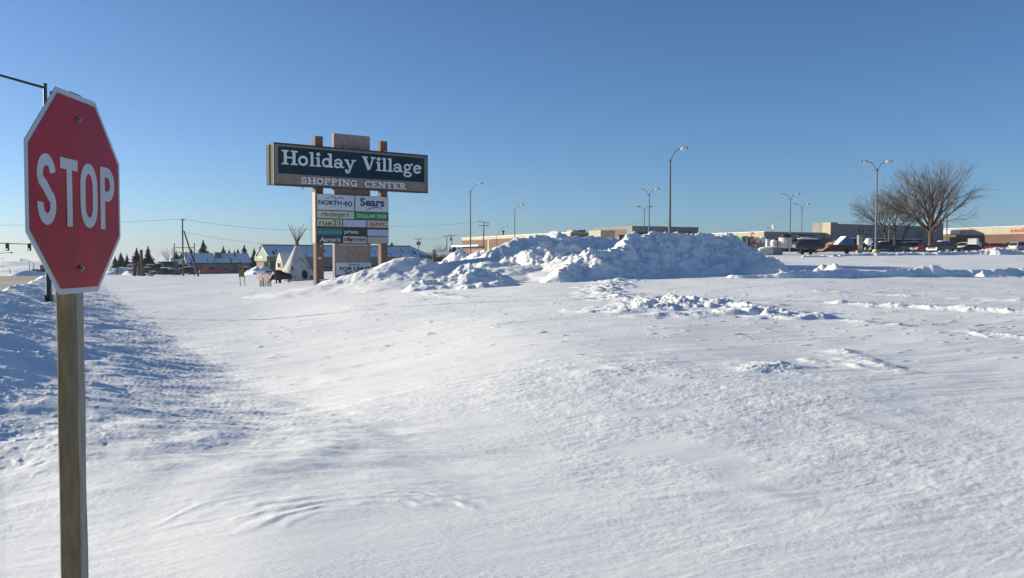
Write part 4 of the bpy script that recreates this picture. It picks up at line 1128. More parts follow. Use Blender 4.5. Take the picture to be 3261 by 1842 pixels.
lamp_post(2052, 671, 218, (-1, 1), 'shorter distant double-arm lamp post overlapping the pair left of the tallest lamp', group='parking lot lamp posts')
lamp_post(2517, 635, 178, (-1, 1), 'double-arm lamp post above the low canopy store, left of two')
lamp_post(2554, 664, 214, (-1, 1), 'fainter double-arm lamp post above the canopy store, right of two')
lamp_post(1498, 611, 158, (1,), 'single-arm lamp post in front of the brick store', arm=1.45, rise=1.85)
lamp_post(1639, 671, 218, (1,), 'single-arm lamp post right behind the shaded snow bank', arm=1.45, rise=1.85)
lamp_post(2832, 690, 205, (-1,), 'thin lamp post among the trunks of the left bare tree', arm=.4, rise=.3, light=.9)
lamp_post(3017, 650, 172, (1,), 'thin pole among the branches of the right bare tree', arm=.3, rise=.2, light=.9)
lamp_post(1586, 745, 330, (1,), 'tiny distant curved lamp above the brick store roof', arm=3.2, rise=3.2, light=1.2, base_z=2)
yb = at(2792, 818, 113)
yo = thing('concrete_footing', 'round yellow concrete footing of the double-arm lamp standing in the snow', 'footing', (at(2793, 541, 113).x, 113, gz(at(2793, 541, 113).x, 113) - .3))
MB().tube([(0, 0, 0), (0, 0, .75), (0, 0, .95)], [.48, .48, .40], 16).build('drum', mat('yellow_paint', (.50, .40, .07), .7, var=.2, scale=3), yo)
MB().ell((-.05, 0, .98), (.36, .36, .10), 12, 6).build('snow_cap', M_snowcap, yo, smooth=True)
# small brackets on lamps
br = thing('banner_arm', 'small white banner arm sticking left from the tallest lamp post', 'bracket', (at(2134, 710, 104).x, 104, at(2134, 710, 104).z))
MB().tube([(-.12, 0, 0), (-.8, 0, .03)], .03, 6).build('rod', M_wht, br)

# ------------------------------------------------------------------ traffic signals and street lights by the road
sp = at(147, 270, 37); sx_, sz0 = sp.x - .05, gz(sp.x, 37)
tp = thing('street_light', 'dark steel pole behind the stop sign with a long arm reaching up to the left', 'street light', (sx_, 37, sz0))
H_ = sp.z - sz0
MB().tube([(0, 0, -.3), (0, 0, H_)], [.115, .075], 12).build('pole', mat('dark_green_steel', (.035, .055, .055), .5, .4, var=.1), tp)
MB().tube([(0, 0, H_ - .02), (0, 0, H_ + .05)], .085, 8).build('pole_cap', M_dark, tp)
MB().tube([(0, 0, H_ - .14), (-2.0, 0, H_ + .42), (-4.2, 0, H_ + .95), (-5.4, 0, H_ + 1.15)], [.055, .05, .04, .035], 8).build('arm', mat('dark_green_steel', (.035, .055, .055)), tp)
MB().ell((-5.75, 0, H_ + 1.13), (.38, .16, .09), 10, 6).build('lamp_head', M_head, tp, smooth=True)
MB().box(-.12, .12, -.12, .12, -.4, .25).build('base_box', mat('dark_green_steel', (.035, .055, .055)), tp)
# signal arm across the road
DS = 133
pa = at(-190, 770, DS)
sgp = thing('signal_mast', 'horizontal signal mast arm over the road on the far left', 'signal mast', (pa.x, DS, gz(pa.x, DS)))
za = at(50, 776, DS).z - gz(pa.x, DS)
MB().tube([(0, 0, -1), (0, 0, za + .6)], [.16, .12], 10).build('pole', M_pole, sgp)
xe = at(104, 780, DS).x - pa.x
MB().tube([(0, 0, za + .2), (xe * .5, 0, za + .12), (xe, 0, za - .12)], [.09, .075, .05], 8).build('arm', mat('dark_green_steel', (.035, .055, .055)), sgp)
M_bp = mat('signal_black', (.03, .022, .018), .5)
M_lensr = mat('dark_red_lens', (.06, .012, .01), .3); M_lensg = mat('lit_green_lens', (.02, .35, .20), .3, emit=((.05, .95, .55), .8))
M_edge = mat('signal_yellow_edge', (.22, .15, .06), .6)
def signal(px, lab):
    p = at(px, 787, DS)
    o = thing('traffic_light', lab, 'traffic light', (p.x, DS - .3, p.z), 0, 'green traffic lights on the arm')
    MB().box(-.24, .24, 0, .03, -.60, .56).build('backplate', M_edge, o)
    MB().box(-.20, .20, -.22, -.002, -.56, .52).build('housing', M_bp, o)
    for k, m in ((.34, M_lensr), (-.01, mat('dark_amber_lens', (.06, .035, .01), .3)), (-.36, M_lensg)):
        MB().tube([(0, -.221, k), (0, -.25, k)], .12, 14).build('lens', m, o)
        v = MB(); v.tube([(0, -.222, k + .03), (0, -.36, k + .02)], .155, 10, cap=False); v.build('visor', M_bp, o) if k > -.3 else None
signal(28, 'green traffic light farther left, hanging under the mast arm'); signal(98, 'green traffic light at the end of the mast arm beside the stop sign')
def far_light(px, top, D, dx, lab, sc=1.0):
    p = at(px, top, D); z0 = gz(p.x, D)
    o = thing('road_light', lab, 'street light', (p.x, D, z0), 0, 'street lights along the far road')
    h = p.z - z0
    MB().tube([(0, 0, -1), (0, 0, h - .8)], [.14 * sc, .09 * sc], 8).build('pole', M_pole, o)
    s = 1 if dx > 0 else -1; a = abs(dx)
    MB().tube([(0, 0, h - .8), (s * a * .25, 0, h - .3), (s * a * .6, 0, h - .05), (s * a, 0, h)], .05 * sc, 6).build('arm', M_pole, o)
    MB().ell((s * (a + .3), 0, h), (.4 * sc, .18 * sc, .12 * sc), 10, 6).build('lamp_head', M_dark, o, smooth=True)
far_light(-20, 805, 170, 3.2, 'curved street light leaning in from the left frame edge', 1.0)
far_light(-12, 824, 290, 1.8, 'smaller street light below the curved one at the left edge')
far_light(107, 830, 250, -3.2, 'double-arm road light between the signals and the hills, right one', 1.2)
far_light(93, 826, 330, -3.0, 'thin road light just left of the double-arm one', 1.3)
far_light(31, 850, 310, -2.5, 'low dim road light in front of the far trees', 1.2)

# ------------------------------------------------------------------ utility poles and wires
M_pw = mat('grey_pole_wood', (.14, .11, .085), .9, var=.2, scale=3, stretch=(1, 1, .1))
M_wire = mat('power_cable', (.05, .055, .06), .6)
def upole(px, top, D, bars, lab, lean=0.0, r=.16, boxes=0, base=None, insul=True, m=None):
    p = at(px, top, D); z0 = gz(p.x, D) if base is None else base
    h = p.z - z0
    o = thing('utility_pole', lab, 'utility pole', (p.x + lean * h, D, z0), 0, 'wooden utility poles')
    MB().tube([(0, 0, -1), (-lean * h, 0, h)], [r, r * .7], 8).build('pole', m or M_pw, o)
    for dz, w, tilt in bars:
        a_ = -lean * (h - dz)
        MB().tube([(a_ - w / 2, -.1, h - dz - tilt), (a_ + w / 2, -.1, h - dz + tilt)], .085, 6).build('crossarm', m or M_pw, o)
        if insul:
            for k in (-.46, -.3, .3, .46):
                MB().tube([(a_ + k * w, -.1, h - dz + tilt * 2 * k), (a_ + k * w, -.1, h - dz + tilt * 2 * k + .22)], [.05, .07], 6).build('insulator', M_dark, o)
    for k in range(boxes):
        MB().tube([(-.42 + .84 * k, -.1, h - 1.9), (-.42 + .84 * k, -.1, h - .9)], .26, 10).build('transformer', M_dark, o)
    return o, Vector((p.x, D, p.z))
u1, U1 = upole(581, 703, 150, [], 'tall bare utility pole with a frosty top beside the steel frame', r=.17)
for k in (-.35, 0, .35):
    MB().tube([(k - .02, -.05, U1.z - gz(U1.x, 150) + .05), (k, -.05, U1.z - gz(U1.x, 150) + .35)], .05, 6).build('insulator', M_wht, u1)
MB().ell((0, 0, U1.z - gz(U1.x, 150) + .08), (.45, .3, .18), 10, 6).build('frosty_crossarm', mat('pink_frost', (.62, .50, .50), .7, var=.25, scale=9), u1, smooth=True)
bp0, bp1 = at(586, 737, 150), at(633, 876, 146)
brc = thing('brace_pole', 'leaning brace pole propped against the tall utility pole', 'pole', (bp1.x, 146, bp1.z))
MB().tube([(0, 0, -.5), (bp0.x - bp1.x, 4, bp0.z - bp1.z)], [.17, .12], 8).build('pole', mat('dark_tarred_wood', (.06, .055, .05), .9, var=.2), brc)
u2, U2 = upole(1541.6, 707, 240, [(.15, 2.7, -.28), (1.1, 3.1, 0)], 'utility pole with two crossarms in front of the brick store', lean=-.038, boxes=0, r=.19)
u3, U3 = upole(1423, 752, 300, [(.1, 2.9, 0)], 'left one of two neighbouring utility poles between the long roof and the brick store', r=.18)
u4, U4 = upole(1439, 749, 290, [(.1, 3.2, 0)], 'right one of the two neighbouring utility poles, carrying a transformer', r=.18, boxes=1)
u5, U5 = upole(1333, 761, 260, [(.1, 2.2, 0)], 'utility pole with two transformers peeking over the long snowy roof', r=.16, boxes=2)
u6, U6 = upole(1380, 795, 270, [], 'short stub post standing before the far shed, left one', r=.35, insul=False)
u7, U7 = upole(1386, 796, 270, [], 'short stub post standing before the far shed, right one', r=.35, insul=False)
an = at(503, 800, 420); ao = thing('antenna_mast', 'thin faint antenna mast left of the steel frame', 'antenna', (an.x, 420, gz(an.x, 420)))
MB().tube([(0, 0, 0), (0, 0, an.z - gz(an.x, 420))], [.12, .05], 5).build('mast', M_pole, ao)
ls = at(994, 722, 200); lo = thing('lattice_mast', 'slim lattice mast half hidden behind the left post of the pylon sign', 'mast', (at(990, 722, 200).x, 200, -1.5))
for dx in (0, .45): MB().tube([(dx, 0, 0), (dx, 0, at(0, 778, 200).z + 8)], .05, 5).build('rail', M_pole, lo)
def wire(p0, p1, sag, lab, r=.022, grp='overhead wires'):
    n_ = 24; pts = []
    for i in range(n_ + 1):
        t = i / n_; q_ = p0.lerp(p1, t); pts.append((q_.x - p0.x, q_.y - p0.y, q_.z - p0.z - sag * 4 * t * (1 - t)))
    o = MB().tube(pts, r, 4).build('overhead_wire', M_wire, None, loc=p0)
    tag(o, lab, 'wire', grp)
wire(U1 + Vector((0, 0, .3)), at(-260, 716, 160), .5, 'upper overhead wire running left behind the stop sign', .020)
wire(U1 + Vector((0, 0, .3)), at(1000, 731, 190), .7, 'upper overhead wire running right over the tepee poles', .022)
wire(at(592, 741, 150), at(1010, 780, 200), .8, 'lower overhead wire running right above the green gable', .020)
wire(at(1240, 722, 235), U2 + Vector((-1, 0, 0)), .3, 'faint wire from behind the pylon sign to the two-armed pole', .022)
wire(U5 + Vector((1, 0, 0)), U4 + Vector((-1.4, 0, 0)), .9, 'sagging wire between the distant utility poles', .024)
wire(U4 + Vector((1.4, 0, 0)), U2 + Vector((0, 0, -1.1)), 1.2, 'sagging wire from the transformer pole to the two-armed pole', .024)
wire(at(2330, 740, 210), at(2517, 676, 178), .6, 'thin wire rising to the lamp above the canopy store', .018)
wire(at(1900, 735, 218), at(2052, 700, 218), .4, 'thin wire rising to the lamps behind the heap', .02)

# ------------------------------------------------------------------ steel frame, wood posts
D_ = 150
fp = at(556, 876, D_); hf = thing('steel_frame', 'dark steel goalpost frame with a crossbar in the snow', 'frame', (fp.x, D_, fp.z - .4))
Lf = at(620, 876, D_).x - fp.x; Hf = at(556, 775, D_).z - fp.z + .4; Hb_ = at(556, 789.5, D_).z - fp.z + .4
M_fr = mat('dark_green_frame', (.04, .06, .058), .6, var=.2)
for x in (0, Lf): MB().tube([(x, 0, -.3), (x, 0, Hf)], .085, 8).build('upright', M_fr, hf)
MB().tube([(0, 0, Hb_), (Lf, 0, Hb_)], .05, 8).build('crossbar', M_fr, hf); MB().tube([(0, 0, Hb_ - .85), (Lf, 0, Hb_ - .85)], .04, 8).build('crossbar', M_fr, hf)
M_trunk = mat('old_timber', (.12, .095, .07), .95, var=.35, scale=3, stretch=(1, 1, .15), bump=.6, bscale=8)
def timber(px, top, bot, D, w, lab, lean=0, nm='wood_post'):
    b = at(px, bot, D); h = at(px, top, D).z - b.z
    o = MB().tube([(0, 0, -.3), (lean * .5, 0, h * .5), (lean, 0, h)], [w * .55, w * .5, w * .45], 8).build(nm, M_trunk, None, loc=b)
    return tag(o, lab, 'post')
timber(453, 796, 878, 140, .55, 'tall thick wooden post left of the parked cars', -.12)
timber(428, 840, 878, 138, .55, 'short stump-like post left of the tall wooden post', .1, 'wood_stump')
timber(443, 836, 878, 142, .75, 'dark wide stump between the posts', .1, 'wood_stump')
timber(459, 846, 878, 136, .35, 'short pale post at the foot of the tall wooden post', -.1)
timber(374, 850, 880, 150, .18, 'slim dark post in front of the left snow bank')
for k, (a_, b_, c_) in enumerate([((428, 838), (452, 851), 139), ((410, 868), (426, 872), 137), ((462, 868), (492, 876), 137), ((460, 874), (488, 879), 135)]):
    p, q_ = at(*a_, c_), at(*b_, c_ + .6)
    tag(MB().tube([(0, 0, 0), q_ - p], .10, 6).build('fallen_rail', M_trunk, None, loc=p), ['rail leaning between the stump and the tall post', 'rail lying left of the stump', 'rail lying right of the tall post', 'lowest rail lying right of the tall post'][k], 'rail', 'broken fence rails')

# ------------------------------------------------------------------ tepee
tb = at(946, 897, 105)
te = thing('tepee', 'white painted tepee with crossed poles and dark spots on its canvas', 'tepee', (tb.x, 105, tb.z - .15), R(0))
hC = at(946, 777, 105).z - tb.z + .15; rC = 2.42; off = Vector((.03, 0, 0))
M_canvas = mat('tepee_canvas', (.50, .49, .46), .9, var=.10, scale=1.2, bump=.4, bscale=4)
rg = []
for j in range(13):
    t = j / 12
    z = hC * t
    row = []
    for k in range(40):
        a_ = 2 * math.pi * k / 40
        rr_ = rC * (1 - t) ** 1.05 + .13 + .035 * math.sin(a_ * 9) * (1 - t) + .03 * math.sin(a_ * 4 + t * 6) * (1 - t)
        row.append((rr_ * math.cos(a_) + off.x * t, rr_ * .95 * math.sin(a_), z))
    rg.append(row)
vs = [p for r_ in rg for p in r_]; fs = [(j * 40 + k, j * 40 + (k + 1) % 40, (j + 1) * 40 + (k + 1) % 40, (j + 1) * 40 + k) for j in range(12) for k in range(40)]
MB().add(vs, fs).build('canvas', M_canvas, te, smooth=True)
def cone_pt(px, py, lift=.03):
    """point on the canvas seen through a pixel"""
    best = None
    for k in range(200):
        D = 102 + k * .03; q_ = at(px, py, D); lx, ly, lz = q_.x - te.location.x, D - 105, q_.z - te.location.z
        t = min(1, max(0, lz / hC)); rr_ = rC * (1 - t) ** 1.05 + .13 + lift
        if math.hypot(lx - off.x * t, ly / .95) < rr_: return Vector((lx, ly, lz))
    return Vector((lx, ly, lz))
M_spot = mat('tepee_dark_paint', (.018, .022, .04), .8); M_spot2 = mat('tepee_brown_paint', (.045, .025, .022), .8)
def spot(cx, cy, rx, ry, m, ang=0, heart=0):
    pts = []
    for k in range(18):
        a_ = 2 * math.pi * k / 18; rr_ = 1 + heart * (.25 * math.cos(2 * a_ + .6) + .15 * math.sin(3 * a_))
        dx, dy = rx * rr_ * math.cos(a_), ry * rr_ * math.sin(a_)
        pts.append(cone_pt(cx + dx * math.cos(ang) - dy * math.sin(ang), cy + dx * math.sin(ang) + dy * math.cos(ang), .03))
    c_ = cone_pt(cx, cy, .03)
    MB().add([c_] + pts, [(0, k + 1, (k + 1) % 18 + 1) for k in range(18)]).build('painted_spot', m, te)
spot(928.5, 855.5, 5.2, 8.5, M_spot, -.3, 1); spot(943.2, 883.5, 6.3, 5.1, M_spot); spot(970.5, 875, 9.0, 14.5, M_spot2, -.2); spot(993, 884, 3.0, 6.0, M_spot, -.45)
sm = [cone_pt(x, y, .05) for x, y in ((957.5, 822), (965, 833), (975, 844), (986, 854), (988, 857))]
MB().tube(sm, .035, 5).build('lacing_seam', M_dark, te)
MB().tube([(off.x, 0, hC - .25), (off.x, 0, hC + .28)], [.26, .2], 10).build('tied_collar', mat('grey_rope', (.12, .11, .10), .9), te)
M_tp = mat('tepee_pole', (.16, .14, .12), .85, var=.2)
for k, (tx, ty) in enumerate([(917, 714.5), (928.5, 714), (936, 730), (941, 722), (950.5, 725), (951, 732), (958, 722), (962, 740), (968.5, 712), (972, 728), (976.5, 725), (924, 722)]):
    q_ = at(tx, ty, 105 + (k % 5 - 2) * .35); a_ = 2 * math.pi * k / 12
    MB().tube([(off.x - (q_.x - te.location.x) * .10, .12 * math.sin(a_), hC - .3), (q_.x - te.location.x, q_.y - 105, q_.z - te.location.z)], [.05, .028], 5).build('lodge_pole', M_tp, te)

# ------------------------------------------------------------------ bison statue: one continuous body
bb = at(893, 904, 97)
bi = thing('bison_statue', 'black bison statue facing left with snow on its shoulder, before the tepee', 'statue', (bb.x, 97, bb.z - .03), R(8))
sc_ = 97 / FPX
def lp(px, py): return ((px - 893) * sc_, (904 - py) * sc_)
# stations: px, centre py, half height px, half width (m)
st = [(860.5, 888, 2.0, .12), (861.5, 887, 4.5, .18), (864, 884, 8.5, .24), (868, 879, 12, .29), (872, 877, 13.5, .30), (875.5, 877, 14.5, .30), (880, 876, 16.5, .33), (886, 875.5, 17.2, .36), (893, 876, 16.0, .36), (900, 877, 13.5, .33), (908, 878.5, 11.0, .31), (916, 879.5, 10.2, .31), (923, 880.0, 9.3, .28), (927.5, 880.5, 6.5, .2), (929.3, 881, 2.5, .1)]
mb = MB(); NR = 18; vs = []
for px_, cy_, hh_, ww_ in st:
    x, z = lp(px_, cy_); hz = hh_ * sc_
    for k in range(NR):
        a_ = 2 * math.pi * k / NR; s_ = math.sin(a_)
        vs.append((x, ww_ * math.cos(a_) * (1 - .25 * max(0, s_)), z + hz * s_))
fs = [(j * NR + k, j * NR + (k + 1) % NR, (j + 1) * NR + (k + 1) % NR, (j + 1) * NR + k) for j in range(len(st) - 1) for k in range(NR)]
fs += [tuple(range(NR))[::-1], tuple((len(st) - 1) * NR + k for k in range(NR))]
mb.add(vs, fs)
def leg(px0, py0, pxk, pyk, px1, y, r0, r1):
    a_, b_, c_ = lp(px0, py0), lp(pxk, pyk), lp(px1, 904)
    mb.tube([(a_[0], y * .7, a_[1]), (b_[0], y, b_[1]), (c_[0], y, c_[1] + .08), (c_[0] - .01, y, c_[1])], [r0, r1, r1 * .8, r1 * 1.15], 10)
leg(880, 880, 881, 893, 882.5, -.16, .22, .10); leg(890, 880, 892, 892, 894, .16, .26, .11); leg(888, 882, 889, 892, 889.5, -.05, .2, .1)
leg(923, 882, 921, 891, 917.5, -.14, .17, .075); leg(925, 882, 926, 892, 924, .14, .17, .075)
# beard, horn, tail
a_, b_ = lp(865, 890), lp(861.5, 897); mb.tube([(a_[0], 0, a_[1]), (b_[0], 0, b_[1])], [.12, .05], 8)
body = mb.build('body', mat('black_bison_bronze', (.020, .017, .016), .6, var=.3, scale=6, bump=.7, bscale=14), bi)
rm = body.modifiers.new('one_skin', 'REMESH'); rm.mode = 'VOXEL'; rm.voxel_size = .03; rm.use_smooth_shade = True
smm = body.modifiers.new('soften', 'SMOOTH'); smm.iterations = 4
a_, b_, c_ = lp(862, 877), lp(858.5, 875), lp(857.5, 871.5)
for y in (-.2, .2): MB().tube([(a_[0] + .02, y, a_[1]), (b_[0], y * 1.3, b_[1]), (c_[0], y * 1.25, c_[1])], [.05, .035, .01], 6).build('horn', mat('grey_horn', (.10, .09, .08), .5), bi)
a_, b_, c_ = lp(929, 875), lp(931, 880), lp(929.5, 888); MB().tube([(a_[0], 0, a_[1]), (b_[0], 0, b_[1]), (c_[0], 0, c_[1])], [.03, .025, .045], 6).build('tail', mat('black_bison_bronze', (.02, .017, .016)), bi)
a_ = lp(872.5, 869); MB().ell((a_[0], -.24, a_[1]), (.13, .10, .22), 10, 8).build('snow_patch', M_snowcap, bi, smooth=True)

# ------------------------------------------------------------------ small boards
def board_sign(px0, px1, py_t, py_b, py_f, D, lab, mface, legs, frame=None, leanp=0, cat='sign', nm='notice_board', lines=0):
    b = at((px0 + px1) / 2, py_f, D); o = thing(nm, lab, cat, (b.x, D, b.z - .1), 0)
    X = lambda p_: at(p_, py_f, D).x - b.x
    Z = lambda q_: at(px0, q_, D).z - b.z + .1
    l = leanp
    f_ = MB().add([(X(px0) + l, 0, Z(py_b)), (X(px1) + l, .3, Z(py_b + 1)), (X(px1) + l * 2.2, .3, Z(py_t + 1)), (X(px0) + l * 2.2, 0, Z(py_t)),
              (X(px0) + l, .06, Z(py_b)), (X(px1) + l, .36, Z(py_b + 1)), (X(px1) + l * 2.2, .36, Z(py_t + 1)), (X(px0) + l * 2.2, .06, Z(py_t))],
             [(0, 1, 2, 3), (7, 6, 5, 4), (0, 4, 5, 1), (1, 5, 6, 2), (2, 6, 7, 3), (3, 7, 4, 0)]).build('panel', mface, o)
    for p_ in legs:
        y = .3 * (p_ - px0) / max(1, px1 - px0) + .10
        MB().tube([(X(p_) - l * 0, y, -.3), (X(p_) + l * 2.2, y, Z(py_t) if frame else Z(py_b) + .15)], .035, 6).build('leg', M_dark if not frame else frame, o)
    return o, X, Z
M_pink = mat('pinkish_board', (.66, .50, .43), .8, var=.18, scale=5)
o1, X, Z = board_sign(812.5, 831.5, 870.5, 892, 913, 78, 'left pale pink notice board on thin legs before the bison', M_pink, (819, 823, 827, 831))
o2, X2, Z2 = board_sign(835, 851, 872, 895, 919, 76, 'right pale pink notice board on thin legs nearest the bison', M_pink, (832, 837, 842, 846, 850, 854))
for o_ in (o1, o2): o_.rotation_euler.z = R(-56); o_.scale.x = 1.1
for o_, X_, Z_, a0, a1, t0, t1 in ((o1, X, Z, 813, 831, 874, 890), (o2, X2, Z2, 836, 850, 876, 893)):
    for k in range(3): 
        zz = Z_(t0 + (t1 - t0) * k / 2); MB().box(X_(a0) + .03, X_(a1) - .03, -.05 + .15, -.03 + .15, zz - .012, zz + .012).build('printed_line', mat('brick_ink', (.32, .14, .11), .7), o_).location.y = -.16
bk = at(829, 864, 84); tag(MB().box(-.42, .42, -.25, .25, -.10, .08).build('snowy_bench_top', M_snowcap, None, bevel=.05, loc=at(829, 866, 86)), 'flat snow-covered table top behind the pink boards', 'table')
rl = at(850, 866, 88); rr = thing('rail_fence', 'low grey rail behind the pink notice boards', 'fence', (rl.x, 88, rl.z - .6))
MB().tube([(-.6, 0, .6), (1.0, 0, .66)], .05, 6).build('rail', M_dark, rr)
for x in (-.5, .1, .9): MB().tube([(x, 0, -.6), (x, 0, .64)], .03, 6).build('rail_post', M_dark, rr)
M_brb = mat('brown_board', (.25, .15, .085), .85, var=.22, scale=3, bump=.4, bscale=9)
o3, X3, Z3 = board_sign(764, 776, 842, 882, 902, 84, 'narrow brown wooden board sign leaning on two legs', M_brb, (765, 776.5), frame=mat('dark_stained_wood', (.07, .04, .025), .8), leanp=-.08, cat='sign')
MB().box(X3(760) - .05, X3(779), -.12, .38, Z3(841), Z3(838.5)).build('top_rail', mat('dark_stained_wood', (.07, .04, .025)), o3).location.x = -.12
for k in range(3): MB().box(X3(767.5), X3(773), -.04, -.02, Z3(858 + 6.5 * k), Z3(854.5 + 6.5 * k)).build('emblem', mat('tan_emblem', (.34, .25, .19), .8) if k else M_dark, o3).location = (-.12, .09, 0)
# small mound of hedge before the far shed
def hedge(px0, px1, pyt, pyb, D, lab, m, nm='hedge'):
    mb = MB(); rn = random.Random(px0)
    a_ = at(px0, pyb, D); b_ = at(px1, pyb, D); h = at(px0, pyt, D).z - a_.z
    for k in range(900):
        x = rn.uniform(0, b_.x - a_.x); z = rn.uniform(0, h * (.65 + .35 * math.sin(x * 1.3) ** 2)); y = rn.uniform(-.6, .6)
        s = rn.uniform(.08, .25); t = Vector((rn.uniform(-1, 1), rn.uniform(-1, 1), rn.uniform(-1, 1))).normalized() * s; u_ = Vector((rn.uniform(-1, 1), rn.uniform(-1, 1), rn.uniform(-1, 1))).normalized() * s
        c_ = Vector((x, y, z)); mb.add([c_, c_ + t, c_ + u_], [(0, 1, 2)])
    tag(mb.build(nm, m, None, loc=a_), lab, 'hedge')
M_twig = mat('brown_twigs', (.075, .06, .045), .9, var=.3)
hedge(1335, 1440, 810, 822, 200, 'low dark hedge along the foot of the far shed', M_twig)
hedge(0, 60, 862, 868, 700, 'row of far hazy bushes at the left edge beyond the road', M_twig, 'far_bushes')
# ------------------------------------------------------------------ trees
M_bark = mat('grey_brown_bark', (.085, .066, .052), .95, var=.3, scale=2, bump=.5, bscale=10)
M_barkt = mat('fine_twigs', (.135, .108, .086), .9, var=.25, scale=1)
M_needle = mat('spruce_needles', (.022, .034, .024), .85, var=.35, scale=1.2)
def bare_tree(px, py_b, D, H, lab, seed, stems, name='bare_tree', levels=6, tw=1.0, width=1.0, group=None):
    """stems: (base x, height of the fork, radius, lean, number of limbs); limbs fan out into a domed crown"""
    rn = random.Random(seed)
    b = at(px, py_b, D); b.z = min(b.z, gz(b.x, D)) - .2
    o = thing(name, lab, 'tree', b, 0, group)
    trunk = MB(); crown = MB(); twigs = MB()
    def grow(p, d, L, r, lev):
        pts = [p]; q_ = p.copy(); dd = d.copy()
        for i in range(3):
            dd = (dd + Vector((rn.gauss(0, .08), rn.gauss(0, .08), rn.gauss(.035 if lev < 3 else 0, .05)))).normalized()
            q_ = q_ + dd * L / 3; pts.append(q_.copy())
        (crown if lev < 3 else twigs).tube(pts, [r, r * .85, r * .72, r * .58], 5 if lev < 3 else 3, cap=False)
        if lev >= levels: return
        def child(st_, ang, Lc, rc, l2):
            az = rn.uniform(0, 2 * math.pi); a_ = dd.orthogonal().normalized(); bq = dd.cross(a_).normalized()
            nd = (dd * math.cos(ang) + (a_ * math.cos(az) + bq * math.sin(az)) * math.sin(ang)).normalized()
            grow(st_, nd, Lc, max(rc, .0065 * tw), l2)
        for k in range(2): child(pts[3], rn.uniform(.18, .48), L * rn.uniform(.68, .86), r * .55, lev + 1)
        child(pts[2], rn.uniform(.4, .8), L * rn.uniform(.5, .7), r * .42, lev + 1)
        if lev >= 1: child(pts[1], rn.uniform(.5, .95), L * rn.uniform(.4, .6), r * .33, lev + 2)
    for (bx, hf, r0, lean, nl) in stems:
        p = Vector((bx, 0, 0)); top = Vector((bx + lean * hf, rn.uniform(-.3, .3), hf))
        mid = p.lerp(top, .5) + Vector((rn.uniform(-.1, .1), 0, 0))
        trunk.tube([p - Vector((0, 0, .4)), p, mid, top], [r0 * 1.5, r0 * 1.15, r0 * .9, r0 * .85], 9, cap=False)
        for k in range(nl):
            az = 2 * math.pi * (k + rn.uniform(-.2, .2)) / nl
            pol = (.12 if k == 0 else rn.uniform(.35, 1.12)) * width
            d = Vector((math.sin(pol) * math.cos(az) + lean * .9, math.sin(pol) * math.sin(az), math.cos(pol) + .05)).normalized()
            st_ = mid.lerp(top, rn.uniform(.5, 1)); grow(st_, d, (H - hf) * rn.uniform(.30, .36), r0 * rn.uniform(.38, .6), 0)
    trunk.build('trunk', M_bark, o); crown.build('limbs', M_bark, o)
    twigs.build('crown', M_barkt, o)
    return o
bare_tree(2845, 805, 172, 13.2, 'spreading bare tree with three trunks before the portico store', 11, [(-.7, 4.6, .24, -.28, 8), (.15, 5.2, .27, .02, 9), (.7, 5.6, .22, .36, 7)], levels=5, tw=1.6, width=1.05)
bare_tree(2962, 808, 160, 16.2, 'tallest bare tree with a thick single trunk left of the brick wing', 5, [(0, 4.8, .50, .02, 15)], levels=5, tw=1.5, width=.86)
bare_tree(548, 862, 300, 9, 'pale bare tree behind the steel frame', 21, [(0, 2, .16, 0, 6)], levels=4, tw=2.4)
bare_tree(634, 850, 310, 8, 'pale bare tree beside the big spruce', 22, [(0, 2, .16, 0, 5)], levels=4, tw=2.4)
bare_tree(1405, 820, 300, 6, 'pale bare tree left of the twin utility poles', 23, [(0, 1.2, .12, 0, 6)], levels=4, tw=2.4)
bare_tree(1462, 815, 320, 6, 'faint bare tree at the corner of the brick store', 24, [(0, 1.2, .12, 0, 5)], levels=4, tw=2.4)
# conifers: one mesh of drooping needle sprays, copied
def conifer_mesh(seed):
    rn = random.Random(seed); mb = MB()
    for j in range(34):
        t = j / 33; z = .10 + .9 * t; rad = .30 * (1 - t) ** .85 * (1 + rn.uniform(-.34, .26)) + .012
        nb = int(7 + 9 * (1 - t))
        for k in range(nb):
            a_ = rn.uniform(0, 2 * math.pi); rr_ = rad * rn.uniform(.55, 1.25)
            d = Vector((math.cos(a_), math.sin(a_), 0)); s_ = Vector((-d.y, d.x, 0))
            w = .028 + .04 * (1 - t)
            for i in range(3):
                f0, f1 = i / 3 + rn.uniform(0, .06), (i + 1) / 3 + .10
                p0 = d * rr_ * f0 + Vector((0, 0, z - .02 * i)); p1 = d * rr_ * f1 + Vector((0, 0, z - .035 - .03 * i + rn.uniform(-.012, .02)))
                mb.add([p0, p1 + s_ * w * rn.uniform(.5, 1), p1 + Vector((0, 0, -.02)), p1 - s_ * w * rn.uniform(.5, 1)], [(0, 1, 2), (0, 2, 3)])
    return mb
protos = []
for s_ in (1, 2, 3):
    r_ = thing('spruce_tree', 'x', 'tree', (0, 0, 0), 0, 'dark spruces on the left skyline')
    MB().tube([(0, 0, 0), (0, 0, .97)], [.03, .004], 6).build('trunk', M_bark, r_)
    conifer_mesh(s_).build('crown', M_needle, r_)
    protos.append(r_)
